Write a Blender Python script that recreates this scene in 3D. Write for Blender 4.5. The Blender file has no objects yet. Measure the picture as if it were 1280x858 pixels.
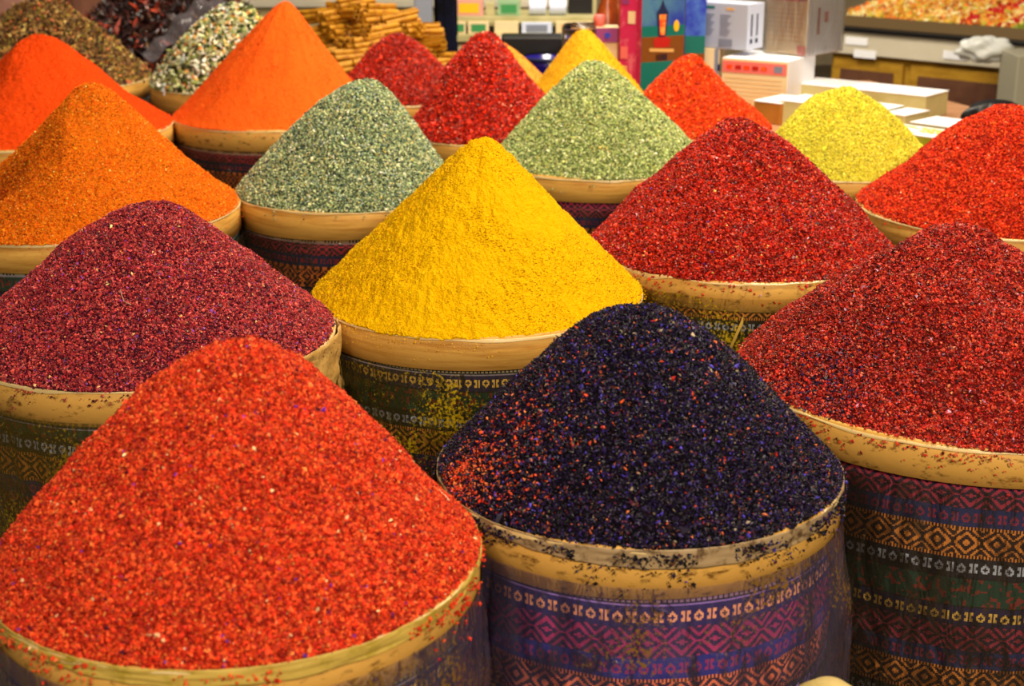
import bpy, math, random
import numpy as np
from mathutils import Vector, Matrix

C = bpy.context.scene.collection
R_ = math.radians
# ------------------------------------------------------------------ camera, world, lights, exposure
FPX, PITCH, CAMZ, RIMZ = 1900.0, R_(17.7), 1.53, 0.75
scene = bpy.context.scene
cd = bpy.data.cameras.new('camera')
cam = bpy.data.objects.new('camera', cd)
C.objects.link(cam)
scene.camera = cam
cam.location = (0, 0, CAMZ)
cam.rotation_euler = (math.pi / 2 - PITCH, 0, 0)
cd.sensor_width = 36.0
cd.lens = FPX / 1280 * 36.0
cd.clip_start = 0.05
cd.dof.use_dof = True
cd.dof.focus_distance = 2.45
cd.dof.aperture_fstop = 6.3

vs = scene.view_settings
vs.view_transform = 'Standard'
vs.look = 'None'
vs.gamma = 1.0
vs.exposure = 0.0
vs.use_curve_mapping = False

world = bpy.data.worlds.new('market_air')
scene.world = world
world.use_nodes = True
bg = world.node_tree.nodes['Background']
bg.inputs[0].default_value = (1.0, 0.90, 0.78, 1)
bg.inputs[1].default_value = 0.17


def lamp(name, loc, size, power, col, target=None):
    l = bpy.data.lights.new(name, 'AREA')
    l.shape = 'DISK'
    l.size = size
    l.energy = power
    l.color = col
    o = bpy.data.objects.new(name, l)
    C.objects.link(o)
    o.location = loc
    if target is not None:
        d = Vector(target) - Vector(loc)
        o.rotation_euler = d.to_track_quat('-Z', 'Y').to_euler()
    return o


lamp('overhead_lamp', (1.1, -1.0, 2.7), 0.4, 98, (1.0, 0.84, 0.62), (0.1, 2.4, 0.7))  # unseen frontal lamp, added behind the camera so the hoops catch light
lamp('overhead_lamp', (-1.0, -0.9, 2.7), 0.4, 26, (1.0, 0.84, 0.66), (0.0, 2.4, 0.7))  # unseen left fill lamp, added behind the camera
lamp('overhead_lamp', (0.9, 2.2, 3.2), 0.4, 55, (1.0, 0.84, 0.62), (0.0, 3.2, 0.8))
lamp('overhead_lamp', (1.3, 4.2, 3.1), 0.5, 58, (1.0, 0.84, 0.62), (0.3, 5.2, 0.8))
lamp('overhead_lamp', (0.3, 4.6, 3.1), 0.5, 34, (1.0, 0.84, 0.62), (-0.6, 5.4, 0.8))
lamp('overhead_lamp', (0.2, 6.2, 3.1), 0.8, 80, (1.0, 0.9, 0.75), (0.2, 7.4, 0.5))


# ------------------------------------------------------------------ helpers
def lin(h):
    h = h.lstrip('#')
    v = [int(h[i:i + 2], 16) / 255 for i in (0, 2, 4)]
    return tuple(c / 12.92 if c <= .04045 else ((c + .055) / 1.055) ** 2.4 for c in v)


def ray_y(px, py, Y):
    """point of the place seen at that pixel of the photograph, at ground distance Y"""
    e = PITCH + math.atan((py - 429) / FPX)
    z = CAMZ - Y * math.tan(e)
    dep = Y * math.cos(PITCH) + (CAMZ - z) * math.sin(PITCH)
    return Vector(((px - 640) * dep / FPX, Y, z))


def ray_z(px, py, z):
    e = PITCH + math.atan((py - 429) / FPX)
    Y = (CAMZ - z) / math.tan(e)
    return ray_y(px, py, Y)


def tag(o, label=None, cat=None, group=None, kind=None):
    if label: o['label'] = label
    if cat: o['category'] = cat
    if group: o['group'] = group
    if kind: o['kind'] = kind
    return o


def empty(name, loc, label=None, cat=None, group=None, rz=0.0):
    o = bpy.data.objects.new(name, None)
    C.objects.link(o)
    o.location = loc
    o.rotation_euler = (0, 0, rz)
    o.empty_display_size = .05
    return tag(o, label, cat, group)


def np_mesh(name, V, F, mats, parent=None, col=None, facecol=None, mi=None, smooth=True, loc=None):
    """V: n x 3, F: list of integer arrays (m x k)"""
    me = bpy.data.meshes.new(name)
    V = np.asarray(V, np.float32)
    F = [np.asarray(f, np.int32) for f in (F if isinstance(F, list) else [F])]
    me.vertices.add(len(V))
    me.vertices.foreach_set('co', V.ravel())
    nl = sum(f.size for f in F)
    npoly = sum(len(f) for f in F)
    me.loops.add(nl)
    me.loops.foreach_set('vertex_index', np.concatenate([f.ravel() for f in F]))
    me.polygons.add(npoly)
    tot = np.concatenate([np.full(len(f), f.shape[1], np.int32) for f in F])
    st = np.concatenate([[0], np.cumsum(tot)[:-1]]).astype(np.int32)
    me.polygons.foreach_set('loop_start', st)
    me.polygons.foreach_set('loop_total', tot)
    me.update(calc_edges=True)
    me.polygons.foreach_set('use_smooth', np.full(npoly, smooth, bool))
    for m in (mats if isinstance(mats, (list, tuple)) else [mats]):
        me.materials.append(m)
    if mi is not None:
        me.polygons.foreach_set('material_index', np.asarray(mi, np.int32))
    if col is not None:
        a = me.attributes.new('Col', 'FLOAT_COLOR', 'POINT')
        c4 = np.ones((len(V), 4), np.float32)
        c4[:, :3] = col
        a.data.foreach_set('color', c4.ravel())
    if facecol is not None:
        a = me.attributes.new('Col', 'FLOAT_COLOR', 'CORNER')
        c4 = np.ones((npoly, 4), np.float32)
        c4[:, :3] = facecol
        a.data.foreach_set('color', np.repeat(c4, tot, axis=0).ravel())
    o = bpy.data.objects.new(name, me)
    C.objects.link(o)
    if parent is not None:
        o.parent = parent
    if loc is not None:
        o.location = loc
    return o


def hashn(ix, iy, seed):
    n = (ix * 374761393 + iy * 668265263 + seed * 974634777) & 0xffffffff
    n = ((n ^ (n >> 13)) * 1274126177) & 0xffffffff
    return ((n ^ (n >> 16)) & 0xffffff) / float(0xffffff)


def vnoise(x, y, seed=0):
    x = np.asarray(x, np.float64); y = np.asarray(y, np.float64)
    ix = np.floor(x).astype(np.int64); iy = np.floor(y).astype(np.int64)
    fx = x - ix; fy = y - iy
    fx = fx * fx * (3 - 2 * fx); fy = fy * fy * (3 - 2 * fy)
    a = hashn(ix, iy, seed); b = hashn(ix + 1, iy, seed)
    c = hashn(ix, iy + 1, seed); d = hashn(ix + 1, iy + 1, seed)
    return (a * (1 - fx) + b * fx) * (1 - fy) + (c * (1 - fx) + d * fx) * fy * 1.0 - 0.5


class MB:
    """collects solid shapes into one mesh"""
    def __init__(self):
        self.v = []; self.f = []

    def add(self, v, f):
        n = len(self.v)
        self.v += [tuple(p) for p in v]
        self.f += [tuple(i + n for i in q) for q in f]

    def prism(self, base, top):
        n = len(base)
        self.add(list(base) + list(top),
                 [tuple(range(n))[::-1], tuple(range(n, 2 * n))] + [(i, (i + 1) % n, n + (i + 1) % n, n + i) for i in range(n)])

    def box(self, x0, x1, y0, y1, z0, z1):
        self.prism([(x0, y0, z0), (x1, y0, z0), (x1, y1, z0), (x0, y1, z0)], [(x0, y0, z1), (x1, y0, z1), (x1, y1, z1), (x0, y1, z1)])

    def tube(self, p0, p1, r0, r1=None, n=12):
        r1 = r0 if r1 is None else r1
        p0 = Vector(p0); p1 = Vector(p1)
        d = (p1 - p0).normalized()
        u = d.orthogonal().normalized(); w = d.cross(u)
        A = [p0 + (u * math.cos(a) + w * math.sin(a)) * r0 for a in [2 * math.pi * i / n for i in range(n)]]
        B = [p1 + (u * math.cos(a) + w * math.sin(a)) * r1 for a in [2 * math.pi * i / n for i in range(n)]]
        self.prism(A, B)

    def lathe(self, prof, n=48, c=(0, 0, 0)):
        k = len(prof)
        v = []
        for i in range(n):
            a = 2 * math.pi * i / n
            v += [(c[0] + r * math.cos(a), c[1] + r * math.sin(a), c[2] + z) for r, z in prof]
        f = []
        for i in range(n):
            j = (i + 1) % n
            for m in range(k - 1):
                f.append((i * k + m, j * k + m, j * k + m + 1, i * k + m + 1))
        self.add(v, f)

    def build(self, name, m, parent=None, bevel=0.0, smooth=False):
        me = bpy.data.meshes.new(name)
        me.from_pydata(self.v, [], self.f)
        me.materials.append(m)
        me.validate()
        if smooth:
            me.polygons.foreach_set('use_smooth', [True] * len(me.polygons))
        o = bpy.data.objects.new(name, me)
        C.objects.link(o)
        if parent is not None:
            o.parent = parent
        if bevel:
            b = o.modifiers.new('bevel', 'BEVEL')
            b.width = bevel; b.segments = 2; b.limit_method = 'ANGLE'
        return o


def set_in(n, **kw):
    for k, v in kw.items():
        k = k.replace('_', ' ')
        if k in n.inputs:
            if isinstance(v, tuple) and len(v) == 3:
                v = (*v, 1)
            n.inputs[k].default_value = v


def mat(name, color=(.8, .8, .8), rough=.6, spec=.4, noise=None, bump=None, attr=False, metal=0.0, **kw):
    """noise=(scale, color2, low, high[, stretch xyz]); bump=(scale, strength, distance)"""
    m = bpy.data.materials.new(name)
    m.use_nodes = True
    nt = m.node_tree
    p = nt.nodes['Principled BSDF']
    set_in(p, Base_Color=tuple(color), Roughness=rough, Specular_IOR_Level=spec, Metallic=metal, **kw)
    tc = nt.nodes.new('ShaderNodeTexCoord')
    src = None
    if attr:
        a = nt.nodes.new('ShaderNodeAttribute'); a.attribute_name = 'Col'
        src = a.outputs['Color']
    if noise:
        nz = nt.nodes.new('ShaderNodeTexNoise')
        nz.inputs['Scale'].default_value = noise[0]
        nz.inputs['Detail'].default_value = 5
        nz.inputs['Roughness'].default_value = .65
        mp = nt.nodes.new('ShaderNodeMapping')
        if len(noise) > 4: mp.inputs['Scale'].default_value = noise[4]
        nt.links.new(tc.outputs['Object'], mp.inputs[0])
        nt.links.new(mp.outputs[0], nz.inputs['Vector'])
        mr = nt.nodes.new('ShaderNodeMapRange')
        mr.inputs['From Min'].default_value = noise[2]; mr.inputs['From Max'].default_value = noise[3]
        nt.links.new(nz.outputs['Fac'], mr.inputs['Value'])
        mx = nt.nodes.new('ShaderNodeMix'); mx.data_type = 'RGBA'
        nt.links.new(mr.outputs[0], mx.inputs[0])
        if src is not None: nt.links.new(src, mx.inputs[6])
        else: mx.inputs[6].default_value = (*color, 1)
        mx.inputs[7].default_value = (*noise[1], 1)
        src = mx.outputs[2]
    if src is not None:
        nt.links.new(src, p.inputs['Base Color'])
    if bump:
        nb = nt.nodes.new('ShaderNodeTexNoise')
        nb.inputs['Scale'].default_value = bump[0]; nb.inputs['Detail'].default_value = 4
        nt.links.new(tc.outputs['Object'], nb.inputs['Vector'])
        b = nt.nodes.new('ShaderNodeBump')
        b.inputs['Strength'].default_value = bump[1]; b.inputs['Distance'].default_value = bump[2]
        nt.links.new(nb.outputs['Fac'], b.inputs['Height'])
        nt.links.new(b.outputs[0], p.inputs['Normal'])
    return m


def plastic_mat(name, haze, amount, dust=None, dust_lo=.5, dust_hi=.7, gloss=.35):
    """clear crumpled film: see-through, glossy, slightly hazy, with patches of spice dust sticking to it"""
    m = bpy.data.materials.new(name)
    m.use_nodes = True
    nt = m.node_tree
    N = nt.nodes; L = nt.links
    N.remove(N['Principled BSDF'])
    out = N['Material Output']
    tr = N.new('ShaderNodeBsdfTransparent')
    df = N.new('ShaderNodeBsdfDiffuse'); df.inputs[0].default_value = (*haze, 1)
    gl = N.new('ShaderNodeBsdfGlossy'); gl.inputs['Roughness'].default_value = .16
    tc = N.new('ShaderNodeTexCoord')
    mp = N.new('ShaderNodeMapping'); mp.inputs['Scale'].default_value = (1, 1, .35)
    L.new(tc.outputs['Object'], mp.inputs[0])
    nz = N.new('ShaderNodeTexNoise'); nz.inputs['Scale'].default_value = 26; nz.inputs['Detail'].default_value = 3
    nz.inputs['Distortion'].default_value = 1.4
    L.new(mp.outputs[0], nz.inputs['Vector'])
    bp = N.new('ShaderNodeBump'); bp.inputs['Strength'].default_value = .9; bp.inputs['Distance'].default_value = .012
    L.new(nz.outputs['Fac'], bp.inputs['Height'])
    L.new(bp.outputs[0], gl.inputs['Normal']); L.new(bp.outputs[0], df.inputs['Normal'])
    lw = N.new('ShaderNodeLayerWeight'); lw.inputs['Blend'].default_value = .35
    L.new(bp.outputs[0], lw.inputs['Normal'])
    hz = N.new('ShaderNodeMapRange'); hz.inputs['To Min'].default_value = amount; hz.inputs['To Max'].default_value = min(.85, amount * 3.5)
    L.new(lw.outputs['Facing'], hz.inputs['Value'])
    m1 = N.new('ShaderNodeMixShader')
    L.new(hz.outputs[0], m1.inputs[0]); L.new(tr.outputs[0], m1.inputs[1]); L.new(df.outputs[0], m1.inputs[2])
    gf = N.new('ShaderNodeMath'); gf.operation = 'MULTIPLY'; gf.inputs[1].default_value = gloss
    fr = N.new('ShaderNodeFresnel'); fr.inputs['IOR'].default_value = 1.5
    L.new(bp.outputs[0], fr.inputs['Normal'])
    L.new(fr.outputs[0], gf.inputs[0])
    gf.inputs[1].default_value = gloss * 4
    gf.use_clamp = True
    m2 = N.new('ShaderNodeMixShader')
    L.new(gf.outputs[0], m2.inputs[0]); L.new(m1.outputs[0], m2.inputs[1]); L.new(gl.outputs[0], m2.inputs[2])
    last = m2
    if dust:
        d2 = N.new('ShaderNodeBsdfDiffuse'); d2.inputs[0].default_value = (*dust, 1)
        n1 = N.new('ShaderNodeTexNoise'); n1.inputs['Scale'].default_value = 7; n1.inputs['Detail'].default_value = 3
        n2 = N.new('ShaderNodeTexNoise'); n2.inputs['Scale'].default_value = 190; n2.inputs['Detail'].default_value = 2
        L.new(tc.outputs['Object'], n1.inputs['Vector']); L.new(tc.outputs['Object'], n2.inputs['Vector'])
        ad = N.new('ShaderNodeMath'); ad.operation = 'MULTIPLY'
        L.new(n1.outputs['Fac'], ad.inputs[0]); L.new(n2.outputs['Fac'], ad.inputs[1])
        mr = N.new('ShaderNodeMapRange'); mr.inputs['From Min'].default_value = dust_lo * .5; mr.inputs['From Max'].default_value = dust_hi * .5
        L.new(ad.outputs[0], mr.inputs['Value'])
        m3 = N.new('ShaderNodeMixShader')
        L.new(mr.outputs[0], m3.inputs[0]); L.new(m2.outputs[0], m3.inputs[1]); L.new(d2.outputs[0], m3.inputs[2])
        last = m3
    L.new(last.outputs[0], out.inputs['Surface'])
    return m


# ------------------------------------------------------------------ the hall: floor, walls, ceiling
m_floor = mat('floor_stone', lin('6b5a48'), .55, .4, noise=(3, lin('3d3228'), .35, .7), bump=(30, .2, .01))
m_wall = mat('wall_plaster', lin('b8a888'), .8, .2, noise=(2, lin('8d7d60'), .4, .8))
for nm, args, mm in (('floor', (-6, 6, -3, 12, -.1, 0), m_floor), ('wall_back', (-6, 6, 11.9, 12.1, -.1, 3.6), m_wall),
                     ('wall_left', (-6.1, -5.9, -3, 12, -.1, 3.6), m_wall), ('wall_right', (5.9, 6.1, -3, 12, -.1, 3.6), m_wall)):
    b = MB(); b.box(*args)
    tag(b.build(nm, mm), kind='structure')

# ------------------------------------------------------------------ woven cloth pattern of the drums
SW = 0.0024                                   # one stitch
GO = ["..#..", ".###.", "##.##", "#...#", "##.##", ".###."]
GH = ["##.##", "##.##", ".#.#.", ".#.#.", "##.##", "##.##"]


def glyph(y, x):
    """alternating ring and double bar, 14 stitches apart in pairs"""
    xi = x % 14
    out = np.zeros(x.shape, bool)
    for off, G in ((1, GO), (8, GH)):
        g = np.array([[c == '#' for c in r] for r in G])
        ok = (xi >= off) & (xi < off + 5) & (y >= 0) & (y < 6)
        out |= ok & g[np.clip(y, 0, 5), np.clip(xi - off, 0, 4)]
    return out


def pattern(row, colm):
    """row, colm: integer stitch arrays -> rgb"""
    P = 92
    r = row % P
    o = np.zeros(row.shape + (3,))
    o[:] = (.012, .012, .03)
    cA0, cA1 = lin('23122e'), lin('a02a44')
    cB0, cB1 = lin('16255c'), lin('8c2442')
    cC0, cC1 = lin('2a0f14'), lin('e08a35')
    cD0, cD1 = lin('12131f'), lin('b4bccb')
    cE0, cE1 = lin('0d3a2c'), lin('7c2a22')
    cF0, cF1 = lin('1b1440'), lin('efc055')

    def diamond(y, h, per, fg, bgc, s):
        x = (colm % per) - per / 2 + .5
        yy = y - h / 2 + .5
        d = np.abs(x) / (per / 2) + np.abs(yy) / (h / 2)
        on = ((d > .62) & (d < .95)) | (d < .28) | ((d > 1.28) & (d < 1.5)) | (d > 1.8)
        o[s] = np.where(on[s][:, None], fg, bgc)

    s = (r >= 0) & (r < 17); diamond(r, 17, 18, cA1, cA0, s)
    s = (r >= 17) & (r < 29); o[s] = np.where(glyph(r - 20, colm)[s][:, None], cB1, cB0)
    s = (r >= 29) & (r < 31); o[s] = np.where((colm[s] % 2 == 0)[:, None], cC1, cC0)
    s = (r >= 31) & (r < 47); diamond(r - 31, 16, 18, cC1, cC0, s)
    s = (r >= 47) & (r < 49); o[s] = np.where((colm[s] % 2 == 0)[:, None], cC1, cC0)
    s = (r >= 49) & (r < 61); o[s] = np.where(glyph(r - 52, colm)[s][:, None], cD1, cD0)
    s = (r >= 61) & (r < 80)
    o[s] = np.where((vnoise(colm * .45, r * .45, 5)[s] > .2)[:, None], cE1, cE0)
    s = ((r == 61) | (r == 79)); o[s] = lin('0a0f14')
    s = (r >= 80) & (r < 92); o[s] = np.where(glyph(r - 83, colm)[s][:, None], cF1, cF0)
    return o


m_cloth = mat('woven_cloth', rough=.75, spec=.25, attr=True, noise=(22, lin('4a3410'), .56, .80), bump=(420, .5, .002))
m_cloth_dusty = mat('dusty_woven_cloth', rough=.85, spec=.2, attr=True, noise=(15, lin('9a8412'), .54, .80), bump=(420, .5, .002))
m_cloth_violet = mat('violet_woven_cloth', rough=.7, spec=.3, attr=True, noise=(18, lin('4b3a6e'), .50, .95), bump=(420, .5, .002))
m_wood = mat('hoop_wood', lin('e6b258'), .5, .3, noise=(6, lin('bf8434'), .42, .66, (1, 1, 13)), bump=(60, .12, .003))
m_wood_dirty = mat('stained_hoop_wood', lin('e0ac54'), .5, .3, noise=(34, lin('6e4716'), .55, .68, (1, 1, 2.2)), bump=(60, .2, .003))
m_liner = mat('liner_film', lin('e8cc8c'), .35, .5, Transmission_Weight=.15)
m_dark_in = mat('drum_inside', lin('2a1c10'), .9, .1)
P_clear = plastic_mat('clear_film', lin('8a7a60'), .05, gloss=.30)
P_yel = plastic_mat('film_with_yellow_dust', lin('9a8a40'), .06, dust=lin('c9a81a'), dust_lo=.55, dust_hi=.80)
P_vio = plastic_mat('lilac_grey_film', lin('8d80a8'), .07, dust=lin('7a5a28'), dust_lo=.60, dust_hi=.82)
P_oli = plastic_mat('olive_film', lin('8a7420'), .12, dust=lin('a88a20'), dust_lo=.58, dust_hi=.9)


def drum(label, X, Y, R, rim, hoop_h, start, flip=False, cloth=None, wood=None, film=None, film_bulge=.008, film_top=.070,
         fine=True, tint=(1, 1, 1), line=True, lip=.002, ragged=.003, seed=0, folds=0.0, floor_z=0.0):
    global last_drum
    t = last_drum = empty('spice_drum', (X, Y, floor_z), label, 'drum', 'cloth covered spice drums of the stall')
    rim -= floor_z
    rng = np.random.RandomState(seed + 11)
    # patterned cloth body
    ang0 = math.atan2(-Y, -X)
    sw = SW if fine else SW * 1.6
    half = R_(112)
    nfine = int(2 * half * R / sw)
    a1 = np.linspace(-half, half, nfine + 1)
    a2 = np.linspace(half, 2 * math.pi - half, 40)[1:-1]
    aa = np.concatenate([a1, a2]) + ang0
    zt = rim - hoop_h + .004
    nrow = int(.36 / sw)
    zz = np.concatenate([zt - np.arange(nrow) * sw, np.linspace(zt - nrow * sw, .0, 14)])
    A, Z = np.meshgrid(aa, zz)
    wob = vnoise(A * 3, Z * 8, seed) * .008 + vnoise(A * 14, Z * 5, seed + 3) * (.004 + folds)
    rr = R * .985 + wob * np.clip((zt - Z) / .06, 0, 1)
    V = np.stack([rr * np.cos(A), rr * np.sin(A), Z], -1).reshape(-1, 3)
    nA = len(aa); nZ = len(zz)
    i, j = np.meshgrid(np.arange(nA), np.arange(nZ - 1))
    k = (i + 1) % nA
    F = np.stack([j * nA + i, (j + 1) * nA + i, (j + 1) * nA + k, j * nA + k], -1).reshape(-1, 4)
    depth = np.round((zt - zz[:-1]) / SW).astype(int)
    rowi = np.repeat(depth[:, None], nA, 1)
    rowp = start + (-rowi if flip else rowi) + 92 * 5
    coli = np.round((aa - ang0) * R / SW).astype(int)[None, :].repeat(nZ - 1, 0) + 2000
    fc = pattern(rowp, coli)
    if line:      # pale piping under the hoop
        fc[(rowi >= 1) & (rowi < 6)] = lin('14141c')
        s = (rowi >= 2) & (rowi < 4) & (coli % 3 != 0); fc[s] = lin('8d8466')
        s = (rowi == 5); fc[s] = lin('8b8290')
    fc = fc.reshape(-1, 3) * np.array(tint)
    np_mesh('patterned_cloth', V, F, cloth or m_cloth, t, facecol=fc)
    # wooden hoop with thickness and a slight lean
    n = 120
    prof = [(R - .012, -.02), (R - .012, 0), (R - .002, .0015), (R + .001, -.001), (R + .002, -hoop_h), (R - .003, -hoop_h - .001)]
    v = []
    for q in range(n):
        a = 2 * math.pi * q / n
        w = 1 + .004 * math.sin(3 * a + seed)
        dz = .002 * math.sin(2 * a + seed * 2)
        v += [(r * w * math.cos(a), r * w * math.sin(a), rim + z + dz) for r, z in prof]
    kk = len(prof)
    f = [(q * kk + m, ((q + 1) % n) * kk + m, ((q + 1) % n) * kk + m + 1, q * kk + m + 1) for q in range(n) for m in range(kk - 1)]
    np_mesh('wooden_hoop', v, np.array(f), wood or m_wood, t)
    # film liner folded over the rim
    n = 300
    v = []; prof = [(-.005, -.012), (-.003, -.001), (.0005, lip * .35), (.0032, 0), (.0035, -.004)]
    for q in range(n):
        a = 2 * math.pi * q / n
        g = float(vnoise(a * 16, 0.0, seed + 9)) * 2 * ragged
        g2 = float(vnoise(a * 5, 3.0, seed + 19)) * 4 * ragged
        w = 1 + .004 * math.sin(3 * a + seed)
        v += [((R * w + r + g * .2) * math.cos(a), (R * w + r + g * .2) * math.sin(a), rim + z - .001 + g * .25 + (g2 * .5 if z < 0 and r > 0 else 0)) for r, z in prof]
    kk = len(prof)
    f = [(q * kk + m, ((q + 1) % n) * kk + m, ((q + 1) % n) * kk + m + 1, q * kk + m + 1) for q in range(n) for m in range(kk - 1)]
    np_mesh('rim_liner', v, np.array(f), m_liner, t)
    if film:
        na, nz = 360, 60
        A, Zi = np.meshgrid(np.linspace(0, 2 * math.pi, na, endpoint=False), np.linspace(0, 1, nz))
        Zp = rim - film_top - Zi * (rim - film_top - .01)
        w1 = np.abs(vnoise(A * 5.0, Zi * 3, seed + 40)) * 2
        w2 = vnoise(A * 22 + Zi * 3, Zi * 5, seed + 41)
        w3 = vnoise(A * 6 + Zi * 10, Zi * 26, seed + 42)
        grow = np.clip(Zi * 7, 0, 1)
        rr = R + .005 + grow * (w1 * film_bulge + w2 * .005 + w3 * .004 + film_bulge * .3)
        V = np.stack([rr * np.cos(A), rr * np.sin(A), Zp], -1).reshape(-1, 3)
        i, j = np.meshgrid(np.arange(na), np.arange(nz - 1))
        k = (i + 1) % na
        F = np.stack([j * na + i, (j + 1) * na + i, (j + 1) * na + k, j * na + k], -1).reshape(-1, 4)
        np_mesh('plastic_wrap', V, F, film, t)
    return t


# ------------------------------------------------------------------ heaps
OCT_F = np.array([(0, 2, 4), (2, 1, 4), (1, 3, 4), (3, 0, 4), (2, 0, 5), (1, 2, 5), (3, 1, 5), (0, 3, 5)])


def grains_mesh(name, P, size, shape, cols, m, parent, rng, squash=None, nrm=None):
    n = len(P)
    base = np.array([(1, 0, 0), (-1, 0, 0), (0, 1, 0), (0, -1, 0), (0, 0, 1), (0, 0, -1)], float)
    V = np.repeat(base[None], n, 0) * np.array(shape)[None, None, :]
    V *= rng.uniform(.7, 1.3, (n, 6, 1))
    V += rng.uniform(-.22, .22, (n, 6, 3))
    V *= (size * np.exp(rng.normal(0, .28, n)))[:, None, None]
    q = rng.normal(size=(n, 4)); q /= np.linalg.norm(q, axis=1)[:, None]
    w, x, y, z = q.T
    M = np.stack([1 - 2 * (y * y + z * z), 2 * (x * y - z * w), 2 * (x * z + y * w), 2 * (x * y + z * w), 1 - 2 * (x * x + z * z), 2 * (y * z - x * w),
                  2 * (x * z - y * w), 2 * (y * z + x * w), 1 - 2 * (x * x + y * y)], -1).reshape(n, 3, 3)
    V = np.einsum('nij,nkj->nki', M, V) + P[:, None, :]
    F = (OCT_F[None] + 6 * np.arange(n)[:, None, None]).reshape(-1, 3)
    return np_mesh(name, V.reshape(-1, 3), F, m, parent, col=np.repeat(cols, 6, 0), smooth=False)


HEAPS = []


def on_heap(k, px, py):
    """point of heap k's surface seen at a pixel"""
    X, Y, rim, surf = HEAPS[k]
    th, t = np.meshgrid(np.linspace(0, 2 * math.pi, 500), np.linspace(.02, 1, 200))
    x, y, z = surf(th, t)
    x = x + X; y = y + Y; z = z + rim
    dep = y * math.cos(PITCH) + (CAMZ - z) * math.sin(PITCH)
    u = 640 + FPX * x / dep
    v = 429 + FPX * ((CAMZ - z) * math.cos(PITCH) - y * math.sin(PITCH)) / dep
    d = (u - px) ** 2 + (v - py) ** 2 + np.where(y < Y + .05, 0, 1e6)
    i = np.unravel_index(np.argmin(d), d.shape)
    return Vector((x[i], y[i], z[i]))


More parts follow.
